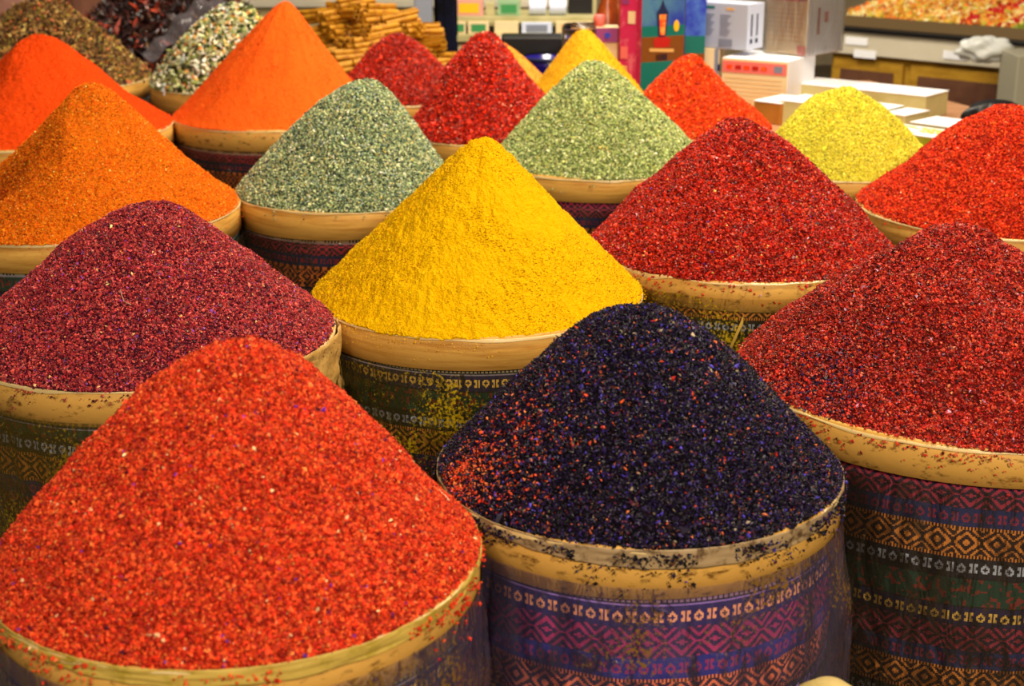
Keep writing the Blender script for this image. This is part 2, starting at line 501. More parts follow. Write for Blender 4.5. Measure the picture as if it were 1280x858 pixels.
def heap(label, X, Y, R, rim, apex_px, palette, mat_grain, mat_base, basecol, k=.15, p=1.0, grain=.0022, shape=(1, .8, .6),
         n=30000, lump=.010, lump_s=9, fine=.0015, name='spice_heap', cat='spice heap', seed=1, res=(130, 420), spills=(), rim_grains=0,
         overflow=.0, dark=None, ridges=0.0, facet=None, lift=1.0):
    rng = np.random.RandomState(seed)
    A = ray_y(apex_px[0], apex_px[1], Y)
    h = A.z - rim
    ox = A.x - X
    Rr = R + .0005 + overflow

    def surf(th, t):
        s = (np.sqrt(t * t + k * k) - k) / (math.sqrt(1 + k * k) - k)
        g = np.clip(1 - s, 0, 1) ** p
        rad = t * Rr * (1 + .006 * np.sin(5 * th + seed))
        x = rad * np.cos(th) + ox * (1 - t) ** 1.3
        y = rad * np.sin(th)
        env = np.clip((1 - t) * 5, 0, 1)
        z = h * g + env * (vnoise(x * lump_s, y * lump_s, seed) * lump * 2 + vnoise(x * lump_s * 3.1, y * lump_s * 3.1, seed + 1) * lump * .7)
        if facet:      # a slumped side with a crease
            z = z - facet[1] * np.clip(-(x - ox) - facet[0] * (1 + vnoise(y * 9, y * 3, seed)), 0, None) * np.clip(1 - t, 0, 1) ** 1.2 * np.clip(.6 - y * 2, .3, 1)
        if ridges:
            z = z + env * ridges * (vnoise(th * 3.2 + t * .8, t * 1.5, seed + 5) + .6 * vnoise(th * 9, t * 2.5, seed + 6)) * np.clip(t * 5, 0, 1) * 2
        z = z + fine * vnoise(x * 260, y * 260, seed + 2) + fine * 1.6 * vnoise(x * 90, y * 90, seed + 7)
        return x, y, z

    HEAPS.append((X, Y, rim, surf))
    # base surface; flake heaps get a darker colour, painting shade between grains
    nr, nt = res
    T, TH = np.meshgrid(np.linspace(0, 1, nr) ** .8, np.linspace(0, 2 * math.pi, nt, endpoint=False), indexing='ij')
    x, y, z = surf(TH, T)
    V = np.stack([x, y, z], -1).reshape(-1, 3)
    skirt = np.stack([x[-1] * .93, y[-1] * .93, z[-1] * 0 - .02], -1)
    V = np.concatenate([V, skirt])
    i, j = np.meshgrid(np.arange(nt), np.arange(nr))
    kk = (i + 1) % nt
    F = np.stack([j * nt + i, (j + 1) * nt + i, (j + 1) * nt + kk, j * nt + kk], -1).reshape(-1, 4)
    bc = np.array(basecol)[None].repeat(len(V), 0)
    t_ = np_mesh(name, V, F, mat_base, None, col=bc, loc=(X, Y, rim))
    tag(t_, label, cat, 'heaps of ground spices and herbs')
    if n:
        half = R_(130)
        ang0 = math.atan2(-Y, -X)
        th = ang0 + rng.uniform(-half, half, n)
        t = np.sqrt(rng.uniform(0, 1.0, n))
        near = rng.uniform(0, 1, n) < .03
        x, y, z = surf(th, t)
        P = np.stack([x, y, z + rng.uniform(-.6, 1.5, n) * grain], -1)
        pc = np.array([lin(c) for c, w in palette]); pw = np.array([w for c, w in palette], float); pw /= pw.sum()
        idx = rng.choice(len(pc), n, p=pw)
        cols = lift * pc[idx] * np.exp(rng.normal(0, .34, n))[:, None]
        if dark:        # random darker patches; the left weighting paints a shaded flank
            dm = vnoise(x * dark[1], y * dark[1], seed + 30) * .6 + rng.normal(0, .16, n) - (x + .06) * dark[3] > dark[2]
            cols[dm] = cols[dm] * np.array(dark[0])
        for (sx, sy, sr, sc, dens) in spills:       # grains of a neighbour that fell over
            d = np.hypot(x + X - sx, y + Y - sy) / sr
            pick = rng.uniform(0, 1, n) < dens * np.exp(-d * d)
            cc = np.array([lin(c) for c in sc])
            cols[pick] = cc[rng.choice(len(cc), int(pick.sum()))] * np.exp(rng.normal(0, .15, int(pick.sum())))[:, None]
        cols = np.clip(cols, 0, 1)
        if rim_grains:
            m_ = rim_grains
            th = ang0 + rng.uniform(-R_(110), R_(110), m_)
            dz = rng.exponential(.012, m_)
            rad = R + .006 + rng.uniform(-.002, .003, m_)
            on = dz < .004
            dz2 = np.where(on, -.004, dz)
            rad = np.where(on, rad - .007, rad)
            keep = (vnoise(th * 6, dz * 20, seed + 50) > -.1) | on
            Q = np.stack([rad * np.cos(th), rad * np.sin(th), -dz2], -1)[keep]
            cq = pc[rng.choice(len(pc), len(Q), p=pw)]
            P = np.concatenate([P, Q]); cols = np.concatenate([cols, cq])
        g = grains_mesh('grains', P, grain, shape, cols, mat_grain, t_, rng)
        g['kind'] = 'stuff'
    return t_


def gm(name, rough=.6, spec=.4, coat=0.0, sheen=0.0):
    return mat(name, rough=rough, spec=spec, attr=True, Coat_Weight=coat, Coat_Roughness=.25)


G_flake = gm('chilli_flakes', .6, .2)
G_sumac = gm('sumac_grains', .42, .35)
G_black = gm('nigella_grains', .42, .28)
G_herb = gm('herb_bits', .6, .3)
G_powder = gm('powder_crumbs', .85, .12)
B_powder = {}


def base_powder(name, pit, lo=.55, hi=.64, s=190, bs=.9, bd=.004, area=.42):
    """fine powder: small pits painted in as darker colour, gathered in loose areas"""
    m = mat(name, rough=.92, spec=.08, attr=True, noise=(s, pit, lo, hi, (1, 1, 2.2)), bump=(300, bs, bd))
    nt = m.node_tree
    mix = [n for n in nt.nodes if n.bl_idname == 'ShaderNodeMix'][0]
    mr = mix.inputs[0].links[0].from_node
    tc = [n for n in nt.nodes if n.bl_idname == 'ShaderNodeTexCoord'][0]
    n2 = nt.nodes.new('ShaderNodeTexNoise'); n2.inputs['Scale'].default_value = 9; n2.inputs['Detail'].default_value = 3
    nt.links.new(tc.outputs['Object'], n2.inputs['Vector'])
    r2 = nt.nodes.new('ShaderNodeMapRange'); r2.inputs['From Min'].default_value = area; r2.inputs['From Max'].default_value = area + .16
    r2.inputs['To Min'].default_value = .15
    nt.links.new(n2.outputs['Fac'], r2.inputs['Value'])
    ml = nt.nodes.new('ShaderNodeMath'); ml.operation = 'MULTIPLY'
    nt.links.new(mr.outputs[0], ml.inputs[0]); nt.links.new(r2.outputs[0], ml.inputs[1])
    nt.links.new(ml.outputs[0], mix.inputs[0])
    return m


B_yel = base_powder('turmeric_powder', lin('9a5600'), .53, .62, 210, 1.0, .005)
B_ora = base_powder('orange_powder', lin('c83c08'), .50, .66, 90, .7, .004, .47)
B_cur = base_powder('curry_powder', lin('8c3404'), .50, .62, 170, 1.0, .006, .36)
B_red = base_powder('red_pepper_powder', lin('a02404'), .56, .66, 110, .9, .005, .46)
B_any = mat('heap_core', rough=.8, spec=.1, attr=True, bump=(300, .6, .004))


def place(cx, a, yf):
    """centre and radius on the common rim height from the photographed front lip and half width"""
    e = PITCH + math.atan((yf - 429) / FPX)
    H = CAMZ - RIMZ
    yfr = H / math.tan(e)
    R = .28
    for _ in range(40):
        Y = yfr + R
        dep = Y * math.cos(PITCH) + H * math.sin(PITCH)
        R = a * dep / FPX
    return (cx - 640) * dep / FPX, Y, R


PAL_red = [('e0401c', 5), ('f05a26', 4), ('c22a12', 3), ('a01c0c', 2), ('f0803c', .35), ('5a1030', .12), ('ffc890', .08), ('6a30c0', .03)]
PAL_mred = [('cc240e', 5), ('ac160c', 4), ('e2401a', 3), ('740a08', 2.4), ('e06a4a', .4), ('d8a0b0', .12), ('f0c060', .08), ('5a30a0', .03)]
PAL_rred = [('c43020', 5), ('a81c16', 4), ('d84a28', 2.4), ('701012', 2), ('3a0a12', .7), ('e08050', .3), ('d090b0', .1)]
PAL_far = [('e43c10', 5), ('cc2c0c', 4), ('f0521c', 3), ('901806', 2.2), ('f8b090', .08)]
PAL_purp = [('962a30', 5), ('781c2a', 4), ('b04038', 3), ('460e1e', 2.2), ('c05c4c', .5), ('8040a0', .14), ('f0b070', .07)]
PAL_black = [('120a1c', 8), ('1c1230', 5), ('2a1c50', 2.2), ('08060c', 5), ('4638a8', .5), ('6a3a28', .35), ('c05a30', .2), ('8a7a60', .2), ('5a2038', .4)]
PAL_lgreen = [('8a9a6c', 4), ('6a7c5a', 4), ('a4ac80', 3), ('40564a', 2.2), ('c8c48e', 1.2), ('b09a50', .5), ('2c3c38', .8), ('90a4a0', .8), ('e0dcb0', .9), ('1c2a26', .8)]
PAL_wgreen = [('a4b06a', 4), ('8a9a58', 4), ('bcc48a', 3), ('5c7244', 2), ('d4d4a0', 1.2), ('404e30', .7), ('b4a050', .6)]
PAL_yel = [('f4c000', 6), ('ecb000', 3), ('fcd018', 2), ('c08808', .5)]
PAL_ora = [('f4780c', 5), ('ea620a', 4), ('f8902a', 2), ('9c3c06', .8), ('ffc060', .2)]
PAL_crim = [('c82408', 5), ('a41606', 4), ('e03810', 3), ('6c0c04', 1.8), ('e89070', .15)]
PAL_orred = [('e84408', 5), ('d83404', 4), ('f45c14', 3), ('b02404', 1), ('f09040', .3)]
PAL_ygreen = [('dcd044', 5), ('d0c438', 4), ('e4d85c', 3), ('b8ae30', 1), ('d0a030', .4), ('506a20', .05)]
PAL_herb = [('8a6434', 4), ('604020', 4), ('a4783c', 2.5), ('948432', 2), ('2c1c10', 3), ('c0683c', 1), ('c8b068', .8)]
PAL_mix = [('dcd8b0', 4), ('b4bc84', 3), ('84904c', 3), ('e4b060', 1.4), ('f0ecd8', 2), ('d88030', 1), ('3c4c1c', 3), ('a8b8b0', 1), ('20260c', 1.5)]
SPILL_R = ['f05a26', 'e8502a', 'f08040', 'c22a12']

# name: (cx, a, yf), rim hoop, heap args
pos = {}
for kx, v in {'fred': (297, 300, 838), 'black': (798, 248, 688), 'yellow': (598, 204, 424), 'purple': (188, 229, 490), 'rred': (1215, 288, 567),
              'mred': (925, 187, 355), 'wgreen': (748, 133, 225), 'lgreen': (437, 140, 266), 'orange': (95, 202, 306), 'redor': (40, 180, 190),
              'bigor': (346, 127, 164), 'crim': (608, 112, 190), 'orred': (862, 90, 186), 'ygreen': (1056, 110, 232),
              'farred': (1250, 186, 302)}.items():
    pos[kx] = place(*v)


def at_y(px, Y, R):
    dep = Y * math.cos(PITCH) + (CAMZ - RIMZ) * math.sin(PITCH)
    return ((px - 640) * dep / FPX, Y, R)


pos['redor'] = (pos['redor'][0] - .01, pos['redor'][1], pos['redor'][2] - .01)
pos['orred'] = at_y(866, 4.62, .235)
pos['ygreen'] = at_y(1056, 4.03, .24)
pos['farred'] = (pos['farred'][0] + .01, pos['farred'][1], .338)
pos['crim'] = at_y(608, 4.54, .245)
pos['crimL'] = at_y(500, 5.26, .235)
pos['yback'] = at_y(736, 4.98, .225)
pos['ochre'] = at_y(636, 5.34, .17)
pos['herb'] = at_y(55, 5.70, .385)
pos['mix'] = at_y(283, 5.56, .27)

def skin_strip(name, t, R, rim, az, m, off=.004, crumple=0.0):
    """thin sheet lying on a drum side; az = list of (angle, z_top, z_bottom)"""
    v = []; k = 14
    for ai, (a, z0, z1) in enumerate(az):
        for j in range(k):
            f_ = j / (k - 1)
            n_ = crumple * float(vnoise(a * 14 + f_ * 2, f_ * 5, 8)) * 2 + crumple * .6 * float(vnoise(a * 40, f_ * 11, 9))
            rr = R + off + n_
            v.append((rr * math.cos(a), rr * math.sin(a), rim + z0 + (z1 - z0) * f_))
    n = len(az)
    f = [(i * k + j, i * k + j + 1, (i + 1) * k + j + 1, (i + 1) * k + j) for i in range(n - 1) for j in range(k - 1)]
    o = np_mesh(name, v, np.array(f), m, t)
    so = o.modifiers.new('thickness', 'SOLIDIFY'); so.thickness = .0012
    return o


# ---- front row
X, Y, R = pos['fred']
drum('drum wrapped in hazy lilac film holding the orange-red flake heap in the near corner', X, Y, R, RIMZ, .062, 74, cloth=m_cloth_violet, wood=m_wood_dirty,
     film=P_vio, film_bulge=.010, film_top=.035, lip=.004, ragged=.004, seed=1)
skin_strip('folded_lip', last_drum, R, RIMZ, [(math.radians(a), .0015, -.016 - .003 * math.sin(a * .05)) for a in range(0, 361, 2)],
           mat('yellow_dusted_folded_film', lin('c8aa50'), .45, .35, noise=(30, lin('a08818'), .50, .68), bump=(40, .3, .004)), .0045, .0015)
heap('large heap of coarse orange-red pepper flakes closest to the camera', X, Y, R, RIMZ, (300, 420), PAL_red, G_flake, B_any, lin('8c1c08'), k=.22, p=1.0,
     grain=.0023, n=76000, lump=.013, seed=1, lift=.88, rim_grains=900, shape=(1, .85, .65))
X, Y, R = pos['black']
drum('film-wrapped drum with violet kilim cloth holding the black seed heap', X, Y, R, RIMZ, .066, 74, cloth=m_cloth_violet, wood=m_wood_dirty,
     film=P_vio, film_bulge=.028, film_top=.048, lip=.002, ragged=.006, seed=2, tint=(1.5, 1.0, 2.8))
skin_strip('folded_lip', last_drum, R, RIMZ, [(math.radians(a), .0015, -.020 - .004 * math.sin(a * .05)) for a in range(0, 361, 2)],
           mat('dusty_folded_film', lin('a88e68'), .5, .3, noise=(55, lin('4a3018'), .50, .68), bump=(40, .3, .004)), .0045, .0015)
heap('heap of near-black violet flakes sprinkled with orange-red specks', X, Y, R, RIMZ, (795, 384), PAL_black, G_black, B_any, lin('050308'), k=.42, p=1.0,
     grain=.0021, n=80000, lump=.008, seed=2, rim_grains=2600, shape=(1.25, .7, .5),
     spills=[(X - R * .72, Y - R * .48, .085, SPILL_R, .13), (X - R * .95, Y - R * .35, .04, SPILL_R, .8), (X, Y, 1.0, SPILL_R, .006)])
X, Y, R = pos['rred']
drum('tall kilim covered drum at the right edge with orange diamond bands and green band', X, Y, R, RIMZ, .055, 0, line=False, wood=m_wood_dirty, film=P_clear,
     film_bulge=.012, film_top=.056, seed=3)
heap('heap of dark brick-red flakes with brown shading behind the black heap on its right', X, Y, R, RIMZ, (1190, 292), PAL_rred, G_sumac, B_any, lin('58100c'), k=.20,
     grain=.0023, n=76000, lump=.016, seed=3, rim_grains=900, lift=.88, dark=((.5, .38, .5), 15, .22, 0),
     spills=[(X - R * .75, Y - R * .5, .07, ['120a1c', '2a1c50'], .35)])
m_paper = mat('crumpled_wrapper', lin('d2aa62'), .45, .4, noise=(10, lin('b48a44'), .4, .7), bump=(26, .7, .012))
m_tape = mat('dusty_tape', lin('d8b04c'), .5, .3)
# ---- second row
X, Y, R = pos['purple']
drum('drum tied with olive dusty film below the maroon sumac heap', X, Y, R, RIMZ, .056, 74, flip=True, cloth=m_cloth_dusty, wood=m_wood_dirty, film=P_oli,
     film_bulge=.010, film_top=.05, seed=4, folds=.004)
skin_strip('crumpled_wrapper', last_drum, R, RIMZ,
           [(math.radians(a), .004, -.115 - .008 * math.sin(a * .3)) for a in range(-62, 14, 2)], m_paper, .008, .006)
heap('heap of maroon purple sumac grains', X, Y, R, RIMZ, (200, 257), PAL_purp, G_sumac, B_any, lin('401020'), k=.30, grain=.0023, n=66000, lump=.010, seed=4,
     rim_grains=500, cat='spice heap', lift=1.28)
X, Y, R = pos['yellow']
drum('kilim drum dusted with yellow powder under the turmeric cone', X, Y, R, RIMZ, .058, 97, flip=True, cloth=m_cloth_dusty, film=P_yel, film_bulge=.004,
     film_top=.060, seed=5)
heap('tall bright yellow turmeric powder cone in the middle', X, Y, R, RIMZ, (602, 172), PAL_yel, G_powder, B_yel, lin('f4be00'), k=.07, p=1.04,
     grain=.0010, n=12000, lump=.004, lump_s=12, fine=.0040, seed=5, res=(300, 1000), rim_grains=900, overflow=.0025, ridges=.004,
     spills=[(X - R * .9, Y - R * .35, .035, ['8c2434', '701a30'], .5)])
X, Y, R = pos['mred']
drum('drum with ragged liner and dusty zigzag cloth under the deep red flake heap', X, Y, R, RIMZ, .058, 40, line=False, cloth=m_cloth_dusty, wood=m_wood_dirty, film=P_yel,
     film_bulge=.006, film_top=.03, lip=.006, ragged=.006, seed=6)
dr = last_drum
a0 = math.atan2(-Y, -X) + .02
skin_strip('tape_strip', dr, R, RIMZ, [(a0 - .060 + q * .010, -.060 - .009 * (8 - q), -.060 - .009 * (8 - q) - .016) for q in range(9)], m_tape, .012)
heap('heap of deep red glossy pepper flakes right of the turmeric cone', X, Y, R, RIMZ, (922, 151), PAL_mred, G_sumac, B_any, lin('5c0a08'), k=.16, grain=.0027,
     n=54000, lump=.014, seed=6, rim_grains=400, lift=.88, dark=((.55, .42, .5), 13, .24, 0))
X, Y, R = pos['farred']
drum('drum at the right edge holding the bright scarlet heap', X, Y, R, RIMZ, .060, 20, fine=False, film=P_clear, seed=7)
heap('heap of bright scarlet pepper flakes cut by the right edge', X, Y, R, RIMZ, (1262, 135), PAL_far, G_flake, B_any, lin('901406'), k=.22, grain=.0029, n=42000,
     lump=.010, seed=7, rim_grains=100)
X, Y, R = pos['lgreen']
drum('drum with brown diamond cloth under the grey-green dried mint heap', X, Y, R, RIMZ, .066, 0, fine=False, film=P_clear, film_bulge=.006, seed=8,
     tint=(1.1, .8, .6))
heap('heap of grey-green dried mint left of the turmeric cone', X, Y, R, RIMZ, (458, 101), PAL_lgreen, G_herb, B_any, lin('4c5a40'), k=.26, grain=.0029, n=40000,
     lump=.008, seed=8, rim_grains=60, cat='herb heap', lift=1.4)
X, Y, R = pos['wgreen']
drum('drum with dark red diamond cloth under the yellow-green oregano heap', X, Y, R, RIMZ, .062, 0, fine=False, line=False, film=P_clear, film_bulge=.006, seed=9)
heap('heap of pale yellow-green dried herb in front of the yellow cone and boxes', X, Y, R, RIMZ, (740, 79), PAL_wgreen, G_herb, B_any, lin('6c7840'), k=.24,
     grain=.0031, n=36000, lump=.008, seed=9, rim_grains=60, cat='herb heap', lift=1.24)
X, Y, R = pos['orange']
drum('drum at the left edge holding the speckled orange curry heap', X, Y, R, RIMZ, .062, 60, fine=False, film=P_clear, film_bulge=.006, seed=10)
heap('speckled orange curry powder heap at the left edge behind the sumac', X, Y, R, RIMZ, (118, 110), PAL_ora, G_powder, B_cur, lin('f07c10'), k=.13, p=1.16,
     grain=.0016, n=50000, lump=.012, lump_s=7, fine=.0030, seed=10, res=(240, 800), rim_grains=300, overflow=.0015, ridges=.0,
     dark=((.30, .16, .2), 7, .20, 1.5), facet=(.035, 1.0), lift=1.2)  # dark specks, weighted left to paint that flank's shade too
X, Y, R = pos['redor']
drum('drum at the left edge under the red-orange powder heap', X, Y, R, RIMZ, .062, 30, fine=False, film=P_clear, seed=11)
heap('vivid red-orange smooth powder heap at the left edge behind the curry heap', X, Y, R, RIMZ, (42, 42), [('f2500c', 5), ('e84008', 3), ('f86420', 2)], G_powder, B_red, lin('f04c0c'),
     k=.16, p=1.2, grain=.0016, n=12000, lump=.018, lump_s=6, fine=.0030, seed=11, res=(200, 600), overflow=.0025, facet=(.03, 1.1))
X, Y, R = pos['bigor']
drum('drum smeared with orange powder under the tall smooth orange cone', X, Y, R, RIMZ, .064, 0, fine=False, wood=m_wood_dirty, film=P_clear, seed=12,
     tint=(1.2, .8, .5))
heap('tall smooth orange powder cone between the tea mix and the cinnamon sticks', X, Y, R, RIMZ, (357, 0), [('f86a1c', 5), ('f25c12', 3), ('fa7c30', 1)], G_powder, B_ora,
     lin('f8681a'), k=.07, p=1.10, grain=.0014, n=10000, lump=.004, lump_s=7, fine=.0015, seed=12, res=(200, 600), overflow=.003, ridges=.004, rim_grains=500)
# ---- back rows
X, Y, R = pos['crim']
drum('drum hidden behind the two green heaps under the bright crimson heap', X, Y, R, RIMZ, .06, 0, fine=False, seed=13)
heap('bright crimson flake heap between the two green heaps', X, Y, R, RIMZ, (608, 44), PAL_crim, G_sumac, B_any, lin('7c0806'), k=.22, grain=.0040, n=20000, lump=.012,
     seed=13)
X, Y, R = pos['crimL']
drum('drum under the darker crimson heap below the cinnamon sticks', X, Y, R, RIMZ, .06, 0, fine=False, seed=14)
heap('darker crimson flake heap right below the cinnamon sticks', X, Y, R, RIMZ, (497, 42), [('b02208', 5), ('921806', 4), ('c8340e', 2), ('600c04', 1.2)], G_sumac, B_any,
     lin('6a0806'), k=.24, grain=.0040, n=16000, lump=.012, seed=14)
X, Y, R = pos['orred']
drum('drum under the orange-red flake heap in front of the boxes', X, Y, R, RIMZ, .06, 0, fine=False, seed=15)
heap('orange-red flake heap in front of the lantern picture box', X, Y, R, RIMZ, (858, 74), PAL_orred, G_flake, B_any, lin('b83006'), k=.22, grain=.0038, n=18000,
     lump=.012, seed=15)
X, Y, R = pos['ygreen']
drum('drum with bare wooden hoop under the lime-yellow heap', X, Y, R, RIMZ, .062, 0, fine=False, seed=16)
heap('lime-yellow powdery heap in front of the white cartons', X, Y, R, RIMZ, (1048, 115), PAL_ygreen, G_powder, B_any, lin('d4c83c'), k=.95, grain=.0024, n=26000,
     lump=.012, lump_s=12, seed=16, lift=1.1)
X, Y, R = pos['yback']
drum('drum under the amber cone beside the magenta box', X, Y, R, RIMZ, .06, 0, fine=False, seed=17)
heap('smooth amber yellow powder cone left of the magenta box', X, Y, R, RIMZ, (728, 38), [('eab020', 4), ('e0a418', 2)], G_powder, B_any, lin('e6ac1c'), k=.14, grain=.002,
     n=5000, lump=.006, seed=17)
X, Y, R = pos['ochre']
drum('small drum peeping out behind the bright crimson heap', X, Y, R, RIMZ, .05, 0, fine=False, seed=18)
heap('low pale orange powder heap mostly hidden behind the bright crimson heap', X, Y, R, RIMZ, (618, 52), [('e8a040', 4), ('e09434', 2)], G_powder, B_any, lin('e49c3c'), k=.2,
     grain=.002, n=4000, lump=.006, seed=18)
X, Y, R = pos['herb']
drum('drum in the far corner under the brown dried herb heap', X, Y, R, RIMZ, .062, 60, fine=False, film=P_clear, seed=19)
heap('brown and olive dried herb heap in the far corner', X, Y, R, RIMZ, (52, -4), PAL_herb, G_herb, B_any, lin('4c3420'), k=.22, grain=.0060, n=16000, lump=.02,
     seed=19, shape=(1.5, .8, .4), cat='herb heap')
X, Y, R = pos['mix']
drum('drum with plain olive hoop under the green and white tea mix', X, Y, R, RIMZ, .075, 0, fine=False, seed=20)
heap('heap of coarse green white and orange herbal tea mix', X, Y, R, RIMZ, (300, 8), PAL_mix, G_herb, B_any, lin('4c4a24'), k=.5, grain=.0090, n=5200, lump=.012,
     seed=20, shape=(1.2, .8, .7), cat='herb heap')
#BACKGROUND
# ------------------------------------------------------------------ counter with cartons behind the drums
m_white = mat('white_card', lin('f6f8ff'), .55, .3, noise=(6, lin('e6e6ec'), .5, .8))
m_edge = mat('shaded_card_side', lin('c8c088'), .6, .3, noise=(5, lin('a8a060'), .45, .8))  # sides of the white cartons, olive shade painted into the colour
m_brown = mat('brown_card', lin('b87830'), .7, .2, noise=(9, lin('96601e'), .4, .8))
m_cream = mat('cream_card', lin('e4cfa4'), .5, .3, noise=(3, lin('d8bc8a'), .4, .8))
m_pink = mat('pink_print', lin('e2706a'), .5, .3)
m_mag = mat('magenta_print', lin('c4285c'), .45, .3, noise=(14, lin('d86a7a'), .52, .62))
m_grey = mat('grey_blue_card', lin('a9b0c2'), .5, .3)
m_lgrey = mat('pale_blue_card', lin('ccd6f0'), .5, .3)
m_ink = mat('dark_ink', lin('20264a'), .5, .2)
m_gink = mat('grey_ink', lin('7c8296'), .5, .2)
m_blue = mat('night_blue_print', lin('2438b0'), .4, .3, noise=(9, lin('4a78c8'), .45, .65))
m_sky = mat('dusk_print', lin('4a7898'), .4, .3, noise=(4, lin('283aa0'), .42, .6))
m_teal = mat('teal_print', lin('0c6a60'), .4, .3)
m_brownp = mat('brown_print', lin('7a4410'), .4, .3)
m_ored = mat('orange_red_print', lin('f0421a'), .4, .3, noise=(30, lin('ffa040'), .5, .62))
m_red = mat('red_print', lin('b41c14'), .4, .3)
m_yelp = mat('yellow_print', lin('f4b81c'), .4, .3)
m_tan = mat('tan_print', lin('dca860'), .4, .3)
m_black = mat('black_plastic', lin('0c0c10'), .4, .4)
m_pur = mat('purple_print', lin('8c3c78'), .45, .3)
m_steel = mat('counter_laminate', lin('d4ccb8'), .4, .4, noise=(3, lin('bcb49c'), .4, .8))
m_table = mat('table_laminate', lin('c89470'), .35, .4, noise=(5, lin('a8754c'), .4, .7, (1, 8, 1)))
m_ywood = mat('varnished_yellow_wood', lin('b48a2c'), .4, .4, noise=(6, lin('8c6418'), .4, .7, (1, 1, 5)))
m_dwood = mat('dark_brown_panel', lin('55352c'), .4, .4, noise=(5, lin('6e4a34'), .4, .7))
m_pole = mat('grey_painted_post', lin('8a90a0'), .4, .5)
m_navy = mat('navy_fabric', lin('0e1024'), .9, .1, noise=(9, lin('060608'), .4, .6))
m_bag = mat('white_bag_film', lin('eef2f0'), .25, .6, Transmission_Weight=.35)
m_green = mat('green_print', lin('3a8a50'), .5, .3)
m_olive = mat('olive_shelf_paint', lin('bdb384'), .6, .3, noise=(4, lin('96905a'), .4, .7))
m_clay = mat('brown_glaze', lin('a8501c'), .25, .5, noise=(9, lin('6c2c0c'), .4, .7))
m_wrap = plastic_mat('shrink_wrap', lin('e8e4dc'), .05, gloss=.4)

TZ = 0.67
b = MB()
top = [(.185, 5.28), (.82, 5.28), (.9, 4.36), (2.6, 4.36), (2.6, 5.02), (1.72, 5.35), (1.45, 6.2), (.185, 6.2)]
tb = empty('display_table', (1.2, 5.3, 0), 'low pink-brown topped table carrying the cartons behind the drums', 'table')
b.prism([(x - 1.2, y - 5.3, TZ - .04) for x, y in top], [(x - 1.2, y - 5.3, TZ) for x, y in top])
b.build('table_top', m_table, tb)
for x, y in ((.25, 5.4), (1.0, 4.5), (2.5, 4.5), (2.5, 4.95), (1.35, 6.1), (.25, 6.1)):
    b = MB(); b.box(x - 1.2 - .03, x - 1.2 + .03, y - 5.33, y - 5.27, 0, TZ - .04); b.build('leg', m_ywood, tb)


def carton(name, label, cat, x0, x1, ytop, Y0, Y1, depth, zb, front, side=None, topm=None, group=None, ztop=None, bevel=.002):
    """box whose front face runs from column x0 (distance Y0) to column x1 (distance Y1); returns root and local frame size"""
    a = ray_y(x0, ytop, Y0); c = ray_y(x1, ytop, Y1)
    zt = ztop if ztop is not None else a.z
    dx, dy = c.x - a.x, c.y - a.y
    w = math.hypot(dx, dy)
    t = empty(name, (a.x, a.y, zb), label, cat, group, rz=math.atan2(dy, dx))
    h = zt - zb
    b = MB(); b.box(0, w, 0, depth, 0, h)
    b.build('carton_body', side or front, t, bevel=bevel)
    if side is not None:
        b = MB(); b.box(.001, w - .001, -.0012, .0, .001, h - .001); b.build('front_panel', front, t)
    if topm is not None:
        b = MB(); b.box(.001, w - .001, .001, depth - .001, h, h + .0012); b.build('lid', topm, t)
    return t, w, h


def patch(t, name, x0, x1, z0, z1, m, d=-.0025, th=.0012, label=None):
    """flat print on the front face"""
    b = MB(); b.box(x0, x1, d - th, d, z0, z1)
    o = b.build(name, m, t)
    if label: o['label'] = label
    return o


def poly_print(t, name, pts, m, d=-.0045, label=None):
    b = MB(); b.prism([(x, d, z) for x, z in pts], [(x, d - .0012, z) for x, z in pts])
    o = b.build(name, m, t)
    if label: o['label'] = label
    return o


def side_print(t, w, name, y0, y1, z0, z1, m):
    b = MB(); b.box(w + .001, w + .0022, y0, y1, z0, z1)
    return b.build(name, m, t)


# tall box with the lantern picture, its magenta side turned to the left
t, w, h = carton('lantern_box', 'tall box with a red lantern picture on the front and a magenta left side', 'box', 803, 857, -22, 5.34, 5.42, .14, TZ, m_sky, m_mag)
patch(t, 'picture_band', .001, w - .001, h * .59, h * .67, m_teal)
patch(t, 'picture_band', .001, w - .001, h * .40, h * .59, m_brownp)
patch(t, 'picture_band', .001, w - .001, .001, h * .40, m_teal)
cx_ = w * .47
K = h
poly_print(t, 'lantern_roof', [(cx_ - .026, K * .765), (cx_ + .026, K * .765), (cx_ + .013, K * .80), (cx_ + .006, K * .83), (cx_, K * .87), (cx_ - .006, K * .83), (cx_ - .013, K * .80)], m_ink)
poly_print(t, 'lantern_body', [(cx_ - .015, K * .585), (cx_ + .015, K * .585), (cx_ + .023, K * .765), (cx_ - .023, K * .765)], m_ink)
poly_print(t, 'lantern_flame', [(cx_ - .009, K * .60), (cx_ + .009, K * .60), (cx_ + .014, K * .755), (cx_ - .014, K * .755)], m_ored, d=-.0062)
poly_print(t, 'lantern_foot', [(cx_ - .030, K * .505), (cx_ + .030, K * .505), (cx_ + .036, K * .565), (cx_ + .012, K * .59), (cx_ - .012, K * .59), (cx_ - .036, K * .565)], m_red)
poly_print(t, 'lantern_stand', [(cx_ - .050, K * .48), (cx_ + .050, K * .465), (cx_ + .050, K * .49), (cx_ - .050, K * .505)], m_tan)
patch(t, 'caption_panel', cx_ - .024, cx_ + .024, K * .405, K * .455, m_ink)
mp_ = [(w * .80 + .011 * math.cos(q), K * .665 + .020 * math.sin(q)) for q in [i * math.pi / 6 for i in range(12)]]
poly_print(t, 'moon_print', mp_, m_yelp)
t2 = empty('magenta_box', (0, 0, 0), 'narrow magenta box with small square pictures left of the lantern picture box', 'box')
